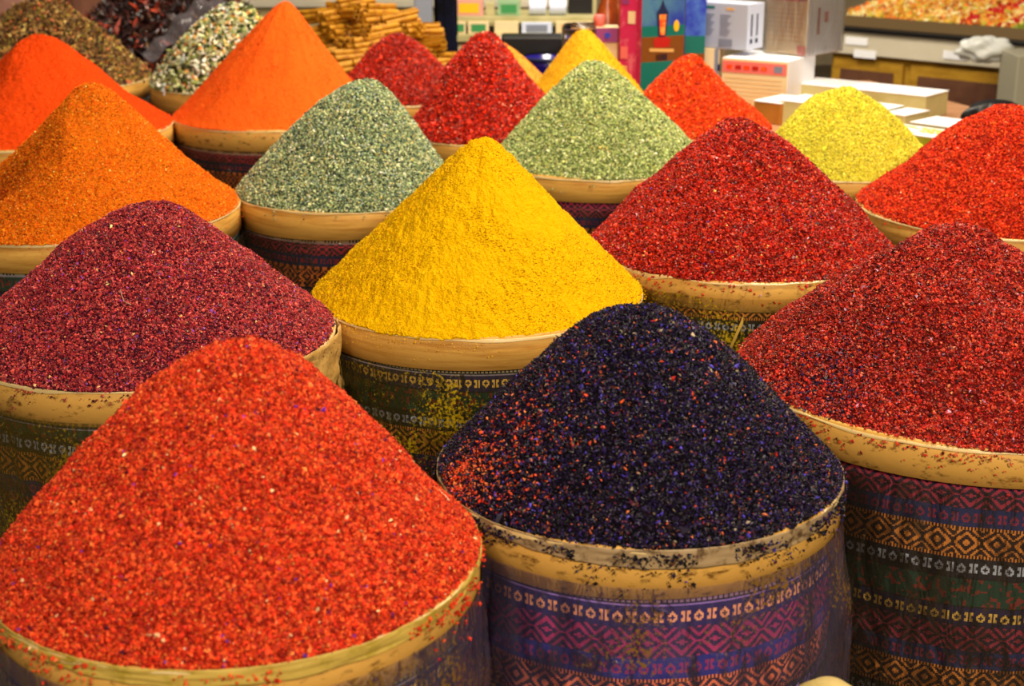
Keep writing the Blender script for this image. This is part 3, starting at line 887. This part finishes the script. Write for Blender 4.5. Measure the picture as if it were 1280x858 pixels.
a = ray_y(776, -30, 5.40); c = ray_y(801, -30, 5.36)
t2.location = (a.x, a.y, TZ); t2.rotation_euler = (0, 0, math.atan2(c.y - a.y, c.x - a.x))
w2 = math.hypot(c.x - a.x, c.y - a.y) - .004; h2 = a.z - TZ
b = MB(); b.box(0, w2, 0, .10, 0, h2); b.build('carton_body', m_mag, t2, bevel=.002)
for x0, z0, mm in ((.45, .66, m_cream), (.06, .26, m_tan), (.55, .16, m_tan), (.08, .40, m_pink), (.1, .80, m_pur), (.3, .06, m_tan)):
    patch(t2, 'square_picture', w2 * x0, w2 * (x0 + .38), h2 * z0, h2 * (z0 + .09), mm, d=-.001)
t, w, h = carton('blue_box', 'dark blue and green picture box behind the lantern picture box', 'box', 858, 884, -14, 5.56, 5.56, .12, TZ, m_blue, m_blue)
patch(t, 'picture_band', .001, w - .001, .001, h * .45, m_brownp)
patch(t, 'picture_band', .001, w - .001, h * .45, h * .60, m_teal)
patch(t, 'bottle_print', .01, w - .03, h * .30, h * .44, m_cream, d=-.004)

# carton with blue strips, grey box on it
t, w, h = carton('striped_carton', 'cream carton with grey-blue corner strips below the grey-blue box', 'box', 867, 900, 60, 5.62, 5.60, .26, TZ, m_cream, m_cream)
patch(t, 'corner_strip', 0, .012, 0, h, m_lgrey); patch(t, 'corner_strip', .078, .092, 0, h, m_gink)
patch(t, 'ink_spot', .002, .012, h * .78, h * .90, m_ink, d=-.004); patch(t, 'ink_spot', .09, .10, h * .6, h * .72, m_ink, d=-.004)
gz = TZ + h + .001
t, w, h = carton('grey_box', 'grey-blue printed box with dark lettering on its right side', 'box', 871, 936, 2, 5.66, 5.53, .12, gz, m_grey, m_lgrey, topm=m_lgrey)
patch(t, 'ink_spot', .014, .026, h * .86, h * .96, m_ink)
patch(t, 'title_line', .034, .078, h * .88, h * .93, m_teal)
patch(t, 'price_flash', .126, .158, h * .86, h * .91, m_tan)
for cxx in (.05, .118):
    for q in range(9):
        patch(t, 'text_line', cxx - .016, cxx + .016 + (q % 3) * .006, h * (.30 + q * .055), h * (.315 + q * .055), m_gink)
patch(t, 'bar_print', .10, .155, h * .06, h * .22, m_gink)
for q in range(2):
    side_print(t, w, 'ink_spot', .02 + q * .04, .035 + q * .04, h * .14, h * .24, m_ink)
    side_print(t, w, 'vertical_lettering', .024 + q * .04, .032 + q * .04, h * .30, h * .78, m_ink)

# cream carton with pink strip, wrapped carton on top
t, w, h = carton('pink_strip_carton', 'cream carton with a pink printed strip, lowest of the stacked cartons', 'box', 903, 986, 72, 5.52, 5.39, .27, TZ, m_cream, m_white, topm=m_white)
patch(t, 'pink_strip', .004, w - .004, h * .72, h * .95, m_pink)
patch(t, 'bar_code', w * .80, w * .92, h * .77, h * .90, m_gink, d=-.004)
for q in range(5):
    patch(t, 'strip_lettering', w * (.08 + q * .13), w * (.17 + q * .13), h * .79, h * .87, m_red if q % 2 else m_ored, d=-.004)
for q in range(7):
    patch(t, 'ruled_line', .012, w - .02, h * (.10 + q * .085), h * (.107 + q * .085), m_tan)
uz = TZ + h + .0025
t, w, h = carton('wrapped_carton', 'tall shrink-wrapped carton standing on the pink-striped carton', 'box', 960, 1012, -14, 5.64, 5.52, .24, uz, m_cream, m_white)
patch(t, 'pink_strip', .004, w - .004, h * .84, h * .97, m_pink)
patch(t, 'bar_code', w * .80, w * .94, h * .86, h * .95, m_gink, d=-.004)
for q in range(8):
    patch(t, 'ruled_line', .01, w - .02, h * (.22 + q * .07), h * (.227 + q * .07), m_tan)
patch(t, 'pink_corner', w * .80, w - .002, h * .02, h * .16, m_pink, d=-.004)
side_print(t, w, 'vertical_lettering', .065, .078, h * .32, h * .74, m_red)
side_print(t, w, 'flower_print', .11, .135, h * .50, h * .66, m_pink)
b = MB(); b.box(-.006, w + .006, -.008, .246, .0005, h + .006)
b.build('shrink_film', m_wrap, t, bevel=.006)


def flat_carton(label, p_nl, p_nr, p_fr, zt, th, group='long white cartons lying on the table', side=m_edge):
    A = ray_z(*p_nl, zt); B = ray_z(*p_nr, zt); D = ray_z(*p_fr, zt)
    e1 = math.atan2((B - A).y, (B - A).x); e2 = math.atan2((D - B).y, (D - B).x) - math.pi / 2
    an = (e1 + e2) / 2
    u = Vector((math.cos(an), math.sin(an), 0)); v = Vector((-u.y, u.x, 0))
    L = (B - A).dot(u); dep = max(.05, (D - B).dot(v) * .8); A = B - u * L
    t = empty('long_carton', (A.x, A.y, zt - th), label, 'box', group, rz=math.atan2(u.y, u.x))
    b = MB(); b.box(0, L, 0, dep, 0, th - .003); b.build('carton_body', side, t, bevel=.002)
    b = MB(); b.box(-.002, L + .002, -.002, dep + .002, th - .004, th); b.build('lid', m_white, t, bevel=.0015)
    return t, L, dep


flat_carton('longest white carton lying at the back of the table beside the wrapped carton', (1014, 98), (1158, 120), (1173, 109), TZ + .086, .085)
flat_carton('white carton directly behind the top of the lime-yellow heap', (1000, 119), (1098, 139), (1112, 127), TZ + .084, .083)
flat_carton('short white carton end showing between two longer ones', (1112, 139), (1132, 144), (1143, 133), TZ + .078, .077)
t, L, dep = flat_carton('white carton with spilled yellow powder near the scarlet heap', (1112, 155), (1184, 174), (1199, 162), TZ + .082, .081,
                        side=mat('green_shaded_card', lin('b8b438'), .7, .2, noise=(9, lin('8c9420'), .4, .7)))  # greenish shade painted into the side colour
rng = np.random.RandomState(77)
P = np.stack([rng.uniform(.005, L * .8, 900), rng.uniform(.005, dep * .8, 900), np.full(900, .0825)], -1)
P = P[vnoise(P[:, 0] * 40, P[:, 1] * 40, 3) > -.05]
g = grains_mesh('spilled_powder', P, .0022, (1, 1, .5), np.array([lin('e8cc50')]).repeat(len(P), 0), G_powder, t, rng); g['kind'] = 'stuff'
flat_carton('slim white carton lying just behind the powder-dusted carton', (1152, 149), (1206, 161), (1222, 149), TZ + .080, .079)
t, L, dep = flat_carton('open brown-sided tray left of the white cartons', (953, 123), (976, 129), (985, 116), TZ + .075, .074, group='trays on the table', side=m_brown)

# small goods left of the magenta box
t, w, h = carton('cream_box', 'plain cream box under the small purple box', 'box', 749, 773, 53, 5.45, 5.45, .12, TZ, m_cream, m_white)
z1 = TZ + h + .001
t, w, h = carton('purple_box', 'small purple box with a blue flower sitting on the cream box', 'box', 745, 774, 35, 5.44, 5.44, .10, z1, m_pur, m_pur, topm=m_cream)
fl = [(w * .5 + (.010 + .003 * math.cos(5 * q)) * math.cos(q), h * .5 + (.010 + .003 * math.cos(5 * q)) * math.sin(q)) for q in [i * math.pi / 10 for i in range(20)]]
poly_print(t, 'blue_flower', fl, m_blue)
z2 = z1 + h + .002
for (px, col, lab) in ((749, m_pink, 'little peach pot standing on the purple box beside the brown jar'),):
    p = ray_y(px, 30, 5.49)
    b = MB(); b.lathe([(0, 0), (.016, 0), (.022, .02), (.020, .036), (.014, .04), (0, .04)], 20)
    o = b.build('small_pot', col, None, smooth=True); o.location = (p.x, p.y, z2); tag(o, lab, 'pot')
for px, Yj, hh, lab in ((758, 5.62, .40, 'brown glazed jar behind the purple box'), (772, 5.74, .42, 'brown glazed jar close beside the magenta box')):
    p = ray_y(px, 60, Yj)
    t = empty('glazed_jar', (p.x, p.y, TZ), lab, 'jar', 'brown jars behind the small boxes')
    b = MB(); b.lathe([(0, 0), (.035, 0), (.042, .05), (.042, hh * .8), (.024, hh * .92), (.026, hh), (0, hh)], 24); b.build('jar_body', m_clay, t, smooth=True)
    b = MB(); b.lathe([(0, 0), (.03, 0), (.03, .02), (0, .026)], 20, (0, 0, hh)); b.build('lid', m_tan, t)
# loop of glass behind the amber cone: a glass jar
p = ray_y(728, 40, 5.62)
gl = mat('clear_glass', lin('f4f4ec'), .05, .5, Transmission_Weight=1.0)
t = empty('glass_jar', (p.x, p.y, TZ), 'clear glass jar whose rim shines behind the amber cone', 'jar')
b = MB(); b.lathe([(.0, .0), (.07, .0), (.075, .01), (.075, .27), (.068, .285), (.064, .285), (.070, .268), (.070, .012), (.0, .008)], 40); b.build('jar_body', gl, t, smooth=True)
b = MB(); b.lathe([(.0, .010), (.066, .010), (.066, .18), (.0, .185)], 30); b.build('contents', m_tan, t, smooth=True)
# black bag at the right
p = ray_y(1243, 150, 4.86)
n = 28
b = MB(); v = []
for i in range(n):
    th = math.pi * i / (n - 1)
    for j in range(40):
        ph = 2 * math.pi * j / 40
        r = 1 + .10 * math.sin(5 * ph + 3 * th) + .07 * math.sin(9 * ph - 2 * th)
        v.append((.10 * r * math.sin(th) * math.cos(ph), .06 * r * math.sin(th) * math.sin(ph), .064 + .062 * math.cos(th)))
f = [(i * 40 + j, i * 40 + (j + 1) % 40, (i + 1) * 40 + (j + 1) % 40, (i + 1) * 40 + j) for i in range(n - 1) for j in range(40)]
b.add(v, f)
o = b.build('plastic_bag', m_black, None, smooth=True); o.location = (p.x, p.y, TZ); tag(o, 'crumpled black plastic bag on the table behind the scarlet heap', 'bag')

# ------------------------------------------------------------------ stall counter at the back right
A = ray_y(1040, 40, 7.55); B = ray_y(1330, 40, 6.75)
dx, dy = B.x - A.x, B.y - A.y
Lc = math.hypot(dx, dy)
ct = empty('stall_counter', (A.x, A.y, 0), 'pale stall counter with yellow wood cupboard doors beyond the cartons', 'counter', rz=math.atan2(dy, dx))
b = MB(); b.box(0, Lc, .02, .80, .0, .64); b.build('cupboard_body', m_ywood, ct)
b = MB(); b.box(-.02, Lc, -.03, .82, .625, .735); b.build('counter_band', m_steel, ct, bevel=.004)
b = MB(); b.box(-.02, Lc, -.05, .84, .735, .752); b.build('dark_edge', m_black, ct, bevel=.002)
b = MB(); b.box(-.02, Lc, .04, .06, .752, .80); b.build('tray_lip', mat('brown_tray_edge', lin('6e5a3c'), .5, .3), ct)
for x0, x1 in ((.02, .40), (.44, .98), (1.02, Lc - .02)):
    d = MB()
    fr = .045
    d.box(x0, x1, -.002, .018, .05, .60)
    o = d.build('cupboard_door', m_ywood, ct, bevel=.003)
    d = MB(); d.box(x0 + fr, x1 - fr, -.008, -.003, .10, .55); d.build('door_panel', m_dwood, o)
for x0, z0 in ((.10, .69), (.62, .665), (.15, .632)):
    d = MB(); d.box(x0, x0 + .12, -.036, -.031, z0 - .018, z0 + .018); d.build('price_label', m_white, ct)
# fruit and nut display on the counter
rng = np.random.RandomState(5)
n = 3600
x = rng.uniform(0.01, Lc - .02, n); y = rng.uniform(.09, .76, n)
z = .775 + .16 * y + .02 * vnoise(x * 7, y * 7, 2)
cols = np.array([lin(c) for c in ['e0b040', 'd89428', 'e8c878', 'f08030', 'c4b03c', 'b46428', 'e8e0a0']])[rng.randint(0, 7, n)]
s = (np.abs(x - .62 - y * .25) < .05) | (np.abs(x - .80 - y * .25) < .03); cols[s & (rng.rand(n) < .75)] = lin('c01818')
s = x > .86 + .2 * y; cols[s] = np.array([lin('8c9a2c'), lin('a4ac3c'), lin('7a8424')])[rng.randint(0, 3, int(s.sum()))]
b = MB(); b.prism([(0, .07, .753), (Lc, .07, .753), (Lc, .80, .753), (0, .80, .753)], [(0, .07, .785), (Lc, .07, .785), (Lc, .80, .90), (0, .80, .90)])
tr = b.build('display_tray', m_tan, ct)
g = grains_mesh('dried_fruit', np.stack([x, y, z + .008], -1), .016, (1.2, .8, .7), cols, G_herb, None, rng)
g.location = ct.location; g.rotation_euler = ct.rotation_euler
tag(g, 'mixed dried fruit and nuts spread in the sloping display on the counter', 'dried fruit', kind='stuff')
# crumpled white bag on the counter edge
p = ray_y(1232, 62, 6.72)
b = MB(); v = []
for i in range(24):
    th = math.pi * i / 23
    for j in range(36):
        ph = 2 * math.pi * j / 36
        r = 1 + .14 * math.sin(4 * ph + 4 * th) + .10 * math.sin(7 * ph - 5 * th)
        v.append((.12 * r * math.sin(th) * math.cos(ph), .05 * r * math.sin(th) * math.sin(ph), .05 * r * math.cos(th)))
b.add(v, [(i * 36 + j, i * 36 + (j + 1) % 36, (i + 1) * 36 + (j + 1) % 36, (i + 1) * 36 + j) for i in range(23) for j in range(36)])
o = b.build('white_bag', m_bag, None, smooth=True); o.location = (p.x, p.y, p.z); tag(o, 'crumpled white carrier bag hanging at the counter edge', 'bag')
d = MB(); d.tube((.03, 0, -.02), (.05, 0, .01), .012, .010); d.build('green_tie', m_green, o)
# grey cabinet at the right end
p = ray_y(1274, 60, 6.45)
b = MB(); b.box(0, .30, 0, .24, 0, .74)
o = b.build('grey_cabinet', mat('grey_panel', lin('a09c88'), .5, .3), None, bevel=.006); o.location = (p.x, p.y, 0)
tag(o, 'plain grey-olive cabinet at the right end of the stall counter', 'cabinet')

# ------------------------------------------------------------------ shelving with goods behind the crimson heaps
sh = empty('goods_rack', (0.0, 7.0, 0), 'cream stepped rack full of small goods behind the bright crimson heap', 'rack')
Yr = 7.0


def rz_(py, Y=Yr):
    return ray_y(640, py, Y).z


def board(name, x0, x1, py, Y0, Y1, th, m):
    a = ray_y(x0, py, Y0); c = ray_y(x1, py, Y0)
    b = MB(); b.box(a.x, c.x, Y0 - Yr, Y1 - Yr, a.z - th, a.z)
    return b.build(name, m, sh, bevel=.003), a.z


_, s1 = board('shelf', 556, 745, 44, 6.95, 7.35, .03, m_olive)
_, s2 = board('shelf', 556, 745, 21, 6.99, 7.35, .03, m_olive)
_, s0 = board('shelf', 556, 745, 72, 6.95, 7.35, .03, m_olive)
for px in (557, 648, 743):
    a = ray_y(px, 20, 7.3)
    b = MB(); b.box(a.x - .012, a.x + .012, .36, .40, 0, 1.15); b.build('upright', m_olive, sh)


def goods(label, x0, x1, py, zb, m, Y0=6.98, dep=.12, lab=None, lm=None, name='goods_box', cat='box'):
    t, w, h = carton(name, label, cat, x0, x1, py, Y0, Y0, dep, zb, m, m, group='small goods on the rack')
    if lm is not None:
        patch(t, 'printed_label', w * .15, w * .85, h * .2, h * .8, lm)
    return t


m_pinkc = mat('pale_pink_card', lin('d89a8a'), .5, .3)
goods('pink box with yellow label on the upper rack shelf', 568, 604, 0, s2 + .001, m_pinkc, Y0=7.02, lm=m_yelp)
goods('pale green box in the middle of the upper rack shelf', 622, 650, 2, s2 + .001, mat('pale_green_card', lin('8cae86'), .5, .3), Y0=7.03, lm=m_green)
goods('olive box between the pink and the pale green box', 607, 618, 4, s2 + .001, m_olive, Y0=7.03)
goods('green labelled box at the left of the middle rack shelf', 568, 582, 27, s1 + .001, m_cream, lm=m_green)
goods('wide green printed box on the middle rack shelf', 585, 611, 27, s1 + .001, m_cream, lm=m_green)
goods('plain cream box in the middle of the rack', 618, 648, 27, s1 + .001, m_cream)
goods('grey lettered box below the two white rolls', 652, 690, 28, s1 + .001, m_lgrey, lm=m_gink)
goods('cream box at the right end of the middle rack shelf', 695, 740, 27, s1 + .001, m_cream, lm=m_tan)
goods('yellow and green box on the lowest rack shelf', 640, 682, 53, s0 + .001, m_yelp, lm=m_green)
goods('cream box at the left of the lowest rack shelf', 572, 606, 56, s0 + .001, m_cream, lm=m_olive)
goods('teal box on top of the rack above the white rolls', 694, 708, 1, s2 + .001, m_green, Y0=7.2)
goods('black box at the upper right end of the rack', 711, 741, -2, s2 + .001, m_black, Y0=7.12)
for px, lab in ((672, 'left one of the two white paper rolls on the rack'), (697, 'right one of the two white paper rolls on the rack')):
    a = ray_y(px, 13, 7.06)
    t = empty('paper_roll', (a.x, a.y, s2), lab, 'roll', 'white rolls on the rack')
    b = MB(); b.tube((-.038, 0, .037), (.038, 0, .037), .036, n=28); b.build('paper', m_lgrey, t, smooth=False)
    b = MB(); b.tube((-.040, 0, .037), (.040, 0, .037), .012, n=14); b.build('core', m_brown, t)
# dark slanted bench in front of the rack
a = ray_y(622, 50, 6.68); c = ray_y(752, 34, 6.80)
bt = empty('dark_bench', (a.x, a.y, 0), 'dark bench with a pale edge slanting across in front of the rack', 'bench', rz=math.atan2(c.y - a.y, c.x - a.x))
Lb = math.hypot(c.x - a.x, c.y - a.y)
b = MB(); b.box(0, Lb, 0, .10, a.z - .045, a.z - .012); b.build('bench_board', mat('dark_taupe_board', lin('3c332e'), .5, .3), bt)
b = MB(); b.box(0, Lb, -.004, .10, a.z - .012, a.z + .004); b.build('bench_edge', m_steel, bt)
for q in (.03, Lb - .05):
    b = MB(); b.box(q, q + .03, .05, .08, 0, a.z - .045); b.build('leg', m_black, bt)
a = ray_y(684, 90, 6.3)
t = empty('blue_tub', (a.x, a.y, 0), 'glossy violet-blue tub standing behind the ochre heap', 'tub')
mblu = mat('violet_blue_plastic', lin('1c1070'), .2, .6)
b = MB(); b.lathe([(0, 0), (.085, 0), (.10, a.z + .03), (.103, a.z + .06), (.094, a.z + .06), (.08, .02), (0, .02)], 40); b.build('tub_body', mblu, t, smooth=True)
b = MB(); b.lathe([(.100, 0), (.108, .004), (.108, .012), (.100, .016)], 40, (0, 0, a.z + .05)); b.build('tub_rim', m_ink, t, smooth=True)
b = MB(); b.box(-.19, .27, .13, .27, 0, a.z + .13)
o = b.build('black_crate', m_black, None, bevel=.01); o.location = (a.x, a.y, 0); tag(o, 'black crate behind the violet-blue tub', 'crate')

# grey post and navy cloth
a = ray_y(530, 40, 6.9)
b = MB(); b.box(-.040, .040, -.04, .04, 0, 3.3); b.box(-.05, .05, -.05, .05, 0, .03)
o = b.build('grey_post', m_pole, None, bevel=.006); o.location = (a.x, a.y, 0); tag(o, 'grey painted steel post right of the cinnamon pile', 'post')
a = ray_y(557, 40, 6.95)
b = MB(); pr = []; n = 40
for q in range(n):
    ph = 2 * math.pi * q / n
    r = 1 + .12 * math.sin(5 * ph) + .08 * math.sin(8 * ph + 1)
    pr.append((.048 * r * math.cos(ph), .035 * r * math.sin(ph)))
b.prism([(x * 1.1, y * 1.1, .25) for x, y in pr], [(x * .9, y * .9, 1.5) for x, y in pr])
o = b.build('hanging_apron', m_navy, None, smooth=False); o.location = (a.x, a.y, 0); tag(o, 'dark navy folded cloth hanging beside the grey post', 'cloth')
a = ray_y(557, 0, 7.0)
b = MB(); b.tube((0, -.06, 1.5), (0, .30, 1.5), .008); b.tube((0, .30, 0), (0, .30, 1.55), .018)
o = b.build('cloth_hanger', m_pole, None); o.location = (a.x, a.y, 0); tag(o, 'thin grey hanger stand carrying the navy cloth', 'stand')

# far counter behind the cinnamon
fc_ = empty('far_counter', (-1.0, 8.2, 0), 'long olive-cream counter far behind the cinnamon pile', 'counter')
b = MB(); b.box(-2.4, 1.35, 0, .7, 0, .78); b.build('counter_body', m_olive, fc_, bevel=.01)
b = MB(); b.box(-2.45, 1.4, -.04, .74, .78, .82); b.build('counter_top', m_steel, fc_, bevel=.006)
for px, mm, lab, hh in ((386, m_red, 'small red tin on the far counter left of the white canister', .10), (404, m_white, 'white canister between two red tins on the far counter', .15),
                        (417, m_red, 'small red tin on the far counter right of the white canister', .09), (494, m_cream, 'cream canister on the far counter beside the grey post', .12),
                        (475, m_olive, 'olive canister on the far counter above the cinnamon', .11), (330, m_cream, 'cream tin on the far counter behind the tall orange cone', .12)):
    a = ray_y(px, 10, 8.32)
    t = empty('canister', (a.x, 8.32, .821), lab, 'canister')
    b = MB(); b.lathe([(0, 0), (.035, 0), (.035, hh), (.03, hh + .004), (0, hh + .004)], 24); b.build('canister_body', mm, t, smooth=False)
    b = MB(); b.lathe([(0, 0), (.037, 0), (.037, .014), (0, .016)], 24, (0, 0, hh + .004)); b.build('lid', m_steel, t)

# ------------------------------------------------------------------ dried pods under film at the back left
X, Y, R = at_y(215, 6.75, .62)
PAL_pod = [('2a1210', 6), ('40201a', 4), ('1a0a0c', 6), ('903420', 1.4), ('c0482c', .6), ('6a4028', 1.5), ('a88458', .4)]
rng = np.random.RandomState(3)
t = empty('wide_basket', (X, Y, 0), 'wide brown basket holding the dark dried chilli pods', 'basket')
b = MB(); b.lathe([(0, 0), (.52, 0), (.60, .35), (.62, .62), (.60, .62), (.56, .35), (0, .30)], 60); b.build('basket_body', m_brownp, t, smooth=True)
b = MB(); b.lathe([(.60, .60), (.635, .61), (.635, .645), (.60, .65)], 60); b.build('basket_rim', m_dwood, t, smooth=True)
heap('dark pile of dried red-brown chilli pods at the back left', X, Y, R - .02, .63, (225, -22), PAL_pod, gm('dried_pods', .3, .6), B_any, lin('241010'), k=.6, p=1.0, grain=.014, n=9000,
     lump=.03, seed=33, shape=(2.0, .55, .4), cat='chilli pile', name='chilli_pod_heap')
# clear bag over part of the pods
b = MB(); v = []
for i in range(30):
    for j in range(30):
        u, w_ = i / 29 - .5, j / 29 - .5
        v.append((u * .62, w_ * .5, .035 + .03 * math.sin(i * .9) * math.cos(j * .7) + .22 * math.exp(-(u * u + w_ * w_) * 6)))
b.add(v, [(i * 30 + j, (i + 1) * 30 + j, (i + 1) * 30 + j + 1, i * 30 + j + 1) for i in range(29) for j in range(29)])
a = ray_y(265, 30, 6.45)
o = b.build('clear_sheet', plastic_mat('crumpled_clear_sheet', lin('b0a0a8'), .10, gloss=.6), None, smooth=True); o.location = (a.x, a.y, a.z - .16)
tag(o, 'crumpled clear plastic sheet over the dried chilli pods', 'plastic sheet')
# pinkish cloth bales far left
for px, hh, lab in ((20, .98, 'pinkish cloth bale beyond the brown herb heap'), (135, .93, 'dusky brown cloth bale beyond the chilli pods')):
    a = ray_y(px, 5, 7.6)
    b = MB(); pr = []
    for q in range(40):
        ph = 2 * math.pi * q / 40
        r = 1 + .03 * math.sin(6 * ph)
        pr.append((.24 * r * abs(math.cos(ph)) ** .6 * (1 if math.cos(ph) > 0 else -1), .2 * r * abs(math.sin(ph)) ** .6 * (1 if math.sin(ph) > 0 else -1)))
    b.prism([(x, y, 0) for x, y in pr], [(x * .95, y * .95, hh) for x, y in pr])
    o = b.build('cloth_bale', mat('bale_cloth', lin('b48478') if px < 50 else lin('7a5444'), .9, .1, noise=(7, lin('94604c'), .4, .7)), None, bevel=.02)
    o.location = (a.x, a.y, 0); tag(o, lab, 'cloth bale')

# ------------------------------------------------------------------ cinnamon pile
X, Y, R = at_y(466, 6.02, .27)
drum('drum under the pile of cinnamon sticks', X, Y, R, .70, .06, 0, fine=False, seed=31)
m_cin = mat('cinnamon_bark', lin('c48c1c'), .6, .3, noise=(40, lin('96580e'), .42, .7, (1, 1, 1)), bump=(60, .3, .003))
hp = heap('mound of broken cinnamon bark under the cinnamon sticks', X, Y, R, .70, (466, 22), [('a8701e', 4), ('7a4a14', 3), ('b88428', 3)], gm('bark_bits', .6, .3), B_any, lin('3a2008'), k=.6,
          grain=.007, n=5000, lump=.02, seed=31, shape=(2, .6, .5), cat='cinnamon', name='cinnamon_bark_heap')


def quill(L, r, seed):
    """rolled bark: an open scroll, hollow along its length"""
    rg = random.Random(seed)
    n, K = 22, 6
    out, inn = [], []
    for q in range(n):
        ph = 2 * math.pi * 1.25 * q / (n - 1)
        rad = r * (.62 + .38 * q / (n - 1))
        out.append((rad * math.cos(ph), rad * math.sin(ph)))
        inn.append(((rad - r * .13) * math.cos(ph), (rad - r * .13) * math.sin(ph)))
    ring = out + inn[::-1]
    m_ = len(ring); v = []
    for i in range(K):
        yy = L * (i / (K - 1) - .5)
        wv = 1 + rg.uniform(-.05, .05); bx = rg.uniform(-.0012, .0012)
        v += [(x * wv + bx, yy, z * wv) for x, z in ring]
    f = [(i * m_ + j, (i + 1) * m_ + j, (i + 1) * m_ + (j + 1) % m_, i * m_ + (j + 1) % m_) for i in range(K - 1) for j in range(m_)]
    for j in range(n - 1):
        for i0 in (0, (K - 1) * m_):
            f.append((i0 + j, i0 + j + 1, i0 + m_ - 2 - j, i0 + m_ - 1 - j))
    b = MB(); b.add(v, f)
    return b


protos = []
for s in range(3):
    o = quill(.135 + .012 * s, .0115, s).build('cinnamon_stick', m_cin, None, smooth=False)
    protos.append(o)
rg = random.Random(12)
hgt = ray_y(466, 22, Y).z - .70
used = set()
rows = [('top row', [(428, 12, 60), (446, 3, 110), (472, 14, 128)]),
        ('second row', [(396, 20, 60), (420, 20, 128), (446, 22, 15), (470, 24, 130), (500, 24, 118)]),
        ('third row', [(402, 40, 132), (428, 38, 140), (450, 40, 20), (478, 40, 125), (508, 38, 60), (528, 38, 110)]),
        ('fourth row', [(408, 56, 125), (432, 56, 10), (458, 54, 130), (488, 56, 20), (514, 52, 120), (536, 56, 60)]),
        ('fifth row', [(414, 70, 128), (440, 70, 112), (466, 70, 20), (500, 70, 120), (528, 68, 20), (546, 74, 70)]),
        ('lowest row', [(420, 86, 110), (444, 84, 118), (470, 84, 120), (530, 84, 100), (548, 88, 120)])]
words_ = ['first', 'second', 'third', 'fourth', 'fifth', 'sixth']
for rn, bl in rows:
    for bi, (px, py, rzd) in enumerate(bl):
        best = None
        for q in range(80):          # where the line of sight meets the mound
            Yq = Y - R - .03 + q * .006
            pt = ray_y(px, py, Yq)
            d = math.hypot(pt.x - X, pt.y - Y) / (R + .02)
            if pt.z <= .70 + hgt * max(0, 1 - d) ** .8 + .014:
                best = pt; break
        if best is None:
            best = ray_y(px, py, Y)
        rot = Matrix.Rotation(R_(rzd + rg.uniform(-8, 8)), 4, 'Z') @ Matrix.Rotation(R_(rg.uniform(-10, 4)), 4, 'X')
        cells = [(0, 0), (1, 0), (-1, 0), (.5, .87), (-.5, .87), (0.5, -.87), (-.5, -.87)]
        for ci, (u, w_) in enumerate(cells):
            k_ = (bi + ci) % 3
            if k_ in used:
                o = protos[k_].copy(); C.objects.link(o)
            else:
                o = protos[k_]; used.add(k_)
            off = rot @ Vector((u * .0225, rg.uniform(-.010, .010), w_ * .0215))
            o.matrix_world = Matrix.Translation(best + off) @ rot @ Matrix.Rotation(rg.uniform(0, 6.28), 4, 'Y') @ Matrix.Rotation(rg.uniform(-.03, .03), 4, 'Z')
            tag(o, 'cinnamon stick in the %s of the pile, %s bundle from the orange cone' % (rn, words_[bi]), 'cinnamon stick',
                'cinnamon sticks in the %s, %s bundle' % (rn, words_[bi]))

# ------------------------------------------------------------------ pale sack peeping in at the lower edge, stray stalks
p = ray_y(1038, 853, 1.53)
zt = p.z
b = MB(); b.lathe([(0, 0), (.085, 0), (.10, .10), (.09, zt - .20), (.065, zt - .06), (.040, zt - .02), (.018, zt - .003), (0, zt)], 40)
o = b.build('cloth_sack', mat('pale_sack_cloth', lin('d0b878'), .8, .2, noise=(12, lin('a89848'), .4, .7), bump=(80, .4, .004)), None, smooth=True)
o.location = (p.x, p.y, 0); tag(o, 'pale sack top just showing at the lower edge between two drums', 'sack')
def stalk(name, label, path, r, m):
    b = MB()
    for q in range(len(path) - 1):
        b.tube(path[q], path[q + 1], r, r * .85, 8)
    o = b.build(name, m, None, smooth=True); tag(o, label, 'stalk'); return o


def rest_path(k, pts, lift):
    return [on_heap(k, px, py) + Vector((0, -lift * .5, lift)) for px, py in pts]


m_straw = mat('pale_straw', lin('e8dcb8'), .6, .3)
stalk('straw_stalk', 'thin white straw lying on the coarse orange-red flake heap', rest_path(0, [(542, 612), (551, 613), (561, 618), (571, 620)], .004), .0013, m_straw)
stalk('dry_stem', 'short pale bent stem lying on the maroon sumac heap', rest_path(3, [(151, 364), (153, 372), (156, 379), (164, 383)], .003), .0011, mat('dry_stem', lin('b88870'), .6, .2))
